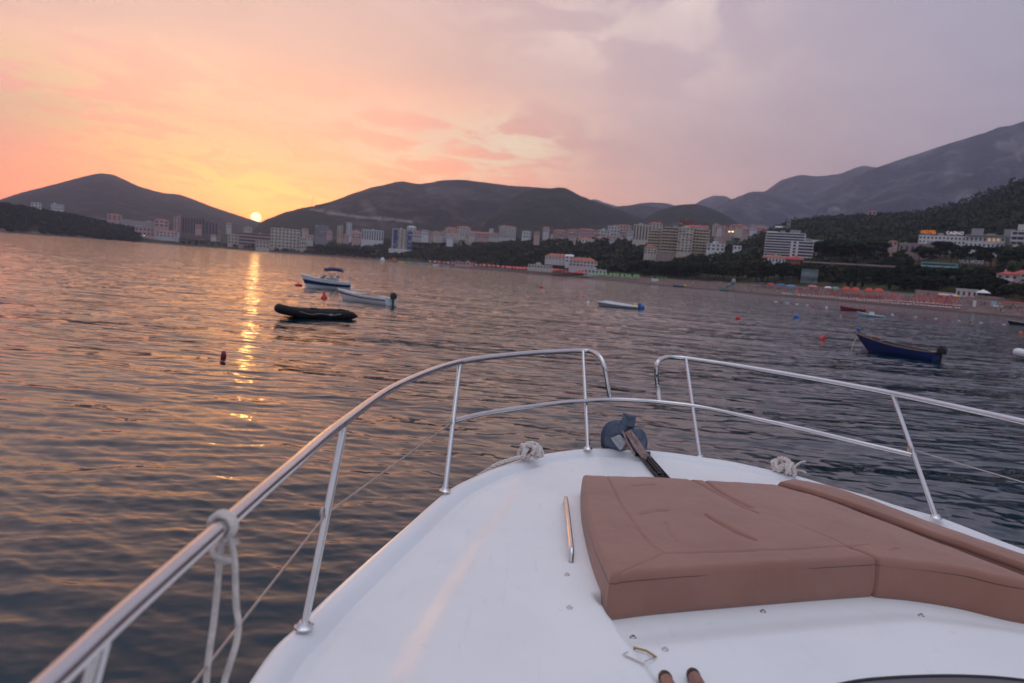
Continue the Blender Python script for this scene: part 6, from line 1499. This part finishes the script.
for px, mt, lb in ((401.5, 'yellow', 'yellow inflatable mat right of the inflatable slide'), (408.5, 'green', 'small green inflatable mat on the far water edge'), (421.5, 'skyb', 'light blue inflatable mat on the far water edge'), (427.5, 'green', 'long green inflatable mat right of the light blue one'), (436, 'whitec', 'white inflatable mat at the right end of the far inflatables'), (447, 'skyb', 'pale blue inflatable pontoon before the low white huts')):
    p = at(px, -1); k = (p - CAM) @ d_ / F; t = thing('inflatable_mat', lb, 'inflatable', (p[0], p[1], 0.1), face(p)); m = MB()
    for q in np.linspace(-2.4, 2.4, 5): m.tube([(q * k, -2, 0.3 * k), (q * k, 2, 0.3 * k)], 0.7 * k, 8)
    m.build('tubes', M[mt], t); m = MB(); m.tube([(-3 * k, -2.3, 0.3 * k), (3 * k, -2.3, 0.3 * k)], 0.6 * k, 8); m.build('end_tube', M[mt], t)
p = at(728, 4); k = (p - CAM) @ d_ / F; t = thing('water_slide', 'grey-teal water slide structure on the bare beach', 'slide', tuple(p), face(p))
m = MB(); pts = [(9.5 * k * (q / 10) - 4 * k, 1.2 * math.sin(q), (10 - 8.5 * (1 - q / 10)) * k * 0.9) for q in np.linspace(0, 10, 16)]; m.tube(pts, 1.1 * k, 8); m.build('chute', M['pale_teal'], t)
for x, h in ((-2 * k, 2.2 * k), (1 * k, 4 * k), (4.2 * k, 8 * k), (5.8 * k, 8.4 * k)):
    for y in (-1, 2): m = MB(); m.tube([(x, y, -0.5), (x, y, h)], 0.22, 6); m.build('support', M['pale_teal'], t)
m = MB(); m.lathe([(0.3, 0), (2.2 * k, 1.2), (1.8 * k, 3), (0.2, 4)], 10, (4.8 * k, 0, 6.5 * k)); m.build('figure_head', M['greyc'], t)
m = MB(); m.box(-9 * k, -1 * k, -1, 3, 0, 2.4 * k); m.build('splash_basin', M['pale_teal'], t)
# people on the beach
def human(pose, seed):
    g = np.random.default_rng(seed)
    V = {'pel': (0, 0, 0.95, .15), 'bel': (0, 0, 1.1, .135), 'che': (0, 0.01, 1.32, .16), 'nek': (0, 0, 1.5, .06), 'hea': (0, -0.02, 1.6, .095), 'top': (0, -0.01, 1.70, .085),
         'hl': (.09, 0, .9, .11), 'kl': (.11, -.02, .5, .065), 'al': (.12, .02, .08, .045), 'fl': (.13, -.13, .04, .035), 'hr': (-.09, 0, .9, .11), 'kr': (-.11, -.02, .5, .065), 'ar': (-.12, .02, .08, .045), 'fr': (-.13, -.13, .04, .035),
         'sl': (.19, 0, 1.42, .06), 'el': (.25, .02, 1.14, .042), 'wl': (.27, -.06, .9, .033), 'dl': (.27, -.08, .82, .035), 'sr': (-.19, 0, 1.42, .06), 'er': (-.25, .02, 1.14, .042), 'wr': (-.27, -.06, .9, .033), 'dr': (-.27, -.08, .82, .035)}
    if pose == 'walk': V['kl'] = (.1, -.17, .52, .065); V['al'] = (.1, -.18, .1, .045); V['fl'] = (.1, -.32, .07, .035); V['ar'] = (-.1, .25, .14, .045); V['fr'] = (-.1, .16, .04, .035); V['wr'] = (-.27, -.2, .98, .033); V['dr'] = (-.26, -.27, .95, .035)
    if pose == 'arm': V['er'] = (-.3, -.1, 1.3, .042); V['wr'] = (-.22, -.22, 1.5, .033); V['dr'] = (-.17, -.2, 1.58, .035)
    E = 'pel-bel bel-che che-nek nek-hea hea-top pel-hl hl-kl kl-al al-fl pel-hr hr-kr kr-ar ar-fr che-sl sl-el el-wl wl-dl che-sr sr-er er-wr wr-dr'.split()
    ks = list(V); me = bpy.data.meshes.new('b'); me.from_pydata([V[k][:3] for k in ks], [tuple(ks.index(q) for q in e.split('-')) for e in E], [])
    o = bpy.data.objects.new('b', me); COL.objects.link(o); mo = o.modifiers.new('s', 'SKIN'); me_ = o.data
    for i, k in enumerate(ks): me_.skin_vertices[0].data[i].radius = (V[k][3], V[k][3]); me_.skin_vertices[0].data[i].use_root = (i == 0)
    o.modifiers.new('d', 'SUBSURF').levels = 1; bpy.context.view_layer.update(); dg = bpy.context.evaluated_depsgraph_get(); r = bpy.data.meshes.new_from_object(o.evaluated_get(dg)); bpy.data.objects.remove(o)
    r.name = 'body'; r.materials.clear(); r.materials.append(M['skin']); r.polygons.foreach_set('use_smooth', [True] * len(r.polygons)); return r
HB = [human(p, i) for i, p in enumerate(('stand', 'walk', 'arm'))]
sm = MB(); sm.lathe([(0.10, 0.62), (0.185, 0.66), (0.19, 0.9), (0.165, 1.03), (0.10, 1.04)], 12, sx=1.1, sy=0.9)
ts = MB(); ts.lathe([(0.10, 0.96), (0.175, 0.98), (0.185, 1.3), (0.17, 1.44), (0.07, 1.5)], 12, sx=1.12, sy=0.9)
ha = MB(); ha.lathe([(0.06, 1.60), (0.115, 1.63), (0.115, 1.74), (0.06, 1.80), (0.01, 1.81)], 10, (0, 0.012, 0))
PCL = {c: (sm.mesh('shorts', M[c]), ts.mesh('shirt', M[c])) for c in ('navy', 'redc', 'whitec', 'rubber', 'blue')}; HAIR = ha.mesh('hair', M['rubber'])
def person(p, low, shirt, label, group=None):
    t = thing('person', label, 'person', tuple(p), rnd.uniform(0, 6.28), group); b = link('body', rnd.choice(HB), t); link('shorts', PCL[low][0], t)
    if shirt: link('shirt', PCL[shirt][1], t)
    link('hair', HAIR, t); return t
NMC = {'navy': 'dark blue', 'redc': 'red', 'whitec': 'white', 'rubber': 'black', 'blue': 'bright blue'}
for (a, b, dd0, dd1, n, where) in ((690, 728, 3, 45, 16, 'on the beach left of the slide'), (732, 790, 3, 45, 24, 'in front of the blue and red canopies'), (792, 842, 18, 40, 24, 'between the canopies and the closed parasols'), (912, 985, 14, 40, 24, 'behind the sunbeds at the right'), (985, 1026, 4, 30, 14, 'on the sand at the right edge'), (440, 520, 4, 9, 7, 'at the water before the far parasols')):
    for i in range(n):
        lo = rnd.choice(list(PCL)); sh = rnd.choice([None, None] + list(PCL))
        person(at(a + (b - a) * (i + rnd.random()) / n, rnd.uniform(dd0, dd1)), lo, sh, 'person in %s shorts%s %s' % (NMC[lo], '' if not sh else ', %s shirt,' % NMC[sh], where), 'people ' + where + ' dressed ' + lo + str(sh))
# lamp posts and poles along the promenade
for i, px in enumerate((430, 452, 497, 524, 553, 579, 606)):
    t = thing('lamp_post', 'thin pale lamp post behind the red and green parasols', 'lamp post', tuple(at(px, 44)), 0, 'lamp posts behind the parasols'); m = MB(); m.tube([(0, 0, -0.5), (0, 0, 6.5)], 0.12, 6); m.build('post', M['palestone'], t); m = MB(); m.box(-0.5, 0.5, -0.2, 0.2, 6.5, 6.8); m.build('lamp_head', M['palestone'], t)
# ------------------------------------------------------------------ air
def haze():
    mb = MB(); mb.box(-6200, 6200, -300, 7300, -4, 1350)
    m = bpy.data.materials.new('evening_haze'); m.use_nodes = True; nt = m.node_tree; nt.nodes.clear()
    out = N(nt, 'ShaderNodeOutputMaterial'); v = N(nt, 'ShaderNodeVolumePrincipled')
    v.inputs['Color'].default_value = (0.64, 0.70, 1.0, 1); v.inputs['Density'].default_value = HAZE_D; v.inputs['Anisotropy'].default_value = 0.5
    nt.links.new(v.outputs[0], out.inputs['Volume'])
    o = mb.build('haze', m, None, False); tag(o, 'thin evening haze over the bay', 'haze', kind='stuff')
HAZE_D = 1.25e-4
haze()

S.view_settings.view_transform = 'Standard'; S.view_settings.look = 'None'
S.view_settings.exposure = 0.0; S.view_settings.gamma = 1.0
S.cycles.use_denoising = True
try: S.cycles.denoiser = 'OPENIMAGEDENOISE'
except Exception: pass
S.cycles.max_bounces = 6; S.cycles.diffuse_bounces = 3; S.cycles.glossy_bounces = 3; S.cycles.transmission_bounces = 2; S.cycles.volume_bounces = 0
S.cycles.sample_clamp_indirect = 6.0; S.cycles.sample_clamp_direct = 3.2
S.cycles.use_adaptive_sampling = True; S.cycles.adaptive_threshold = 0.02
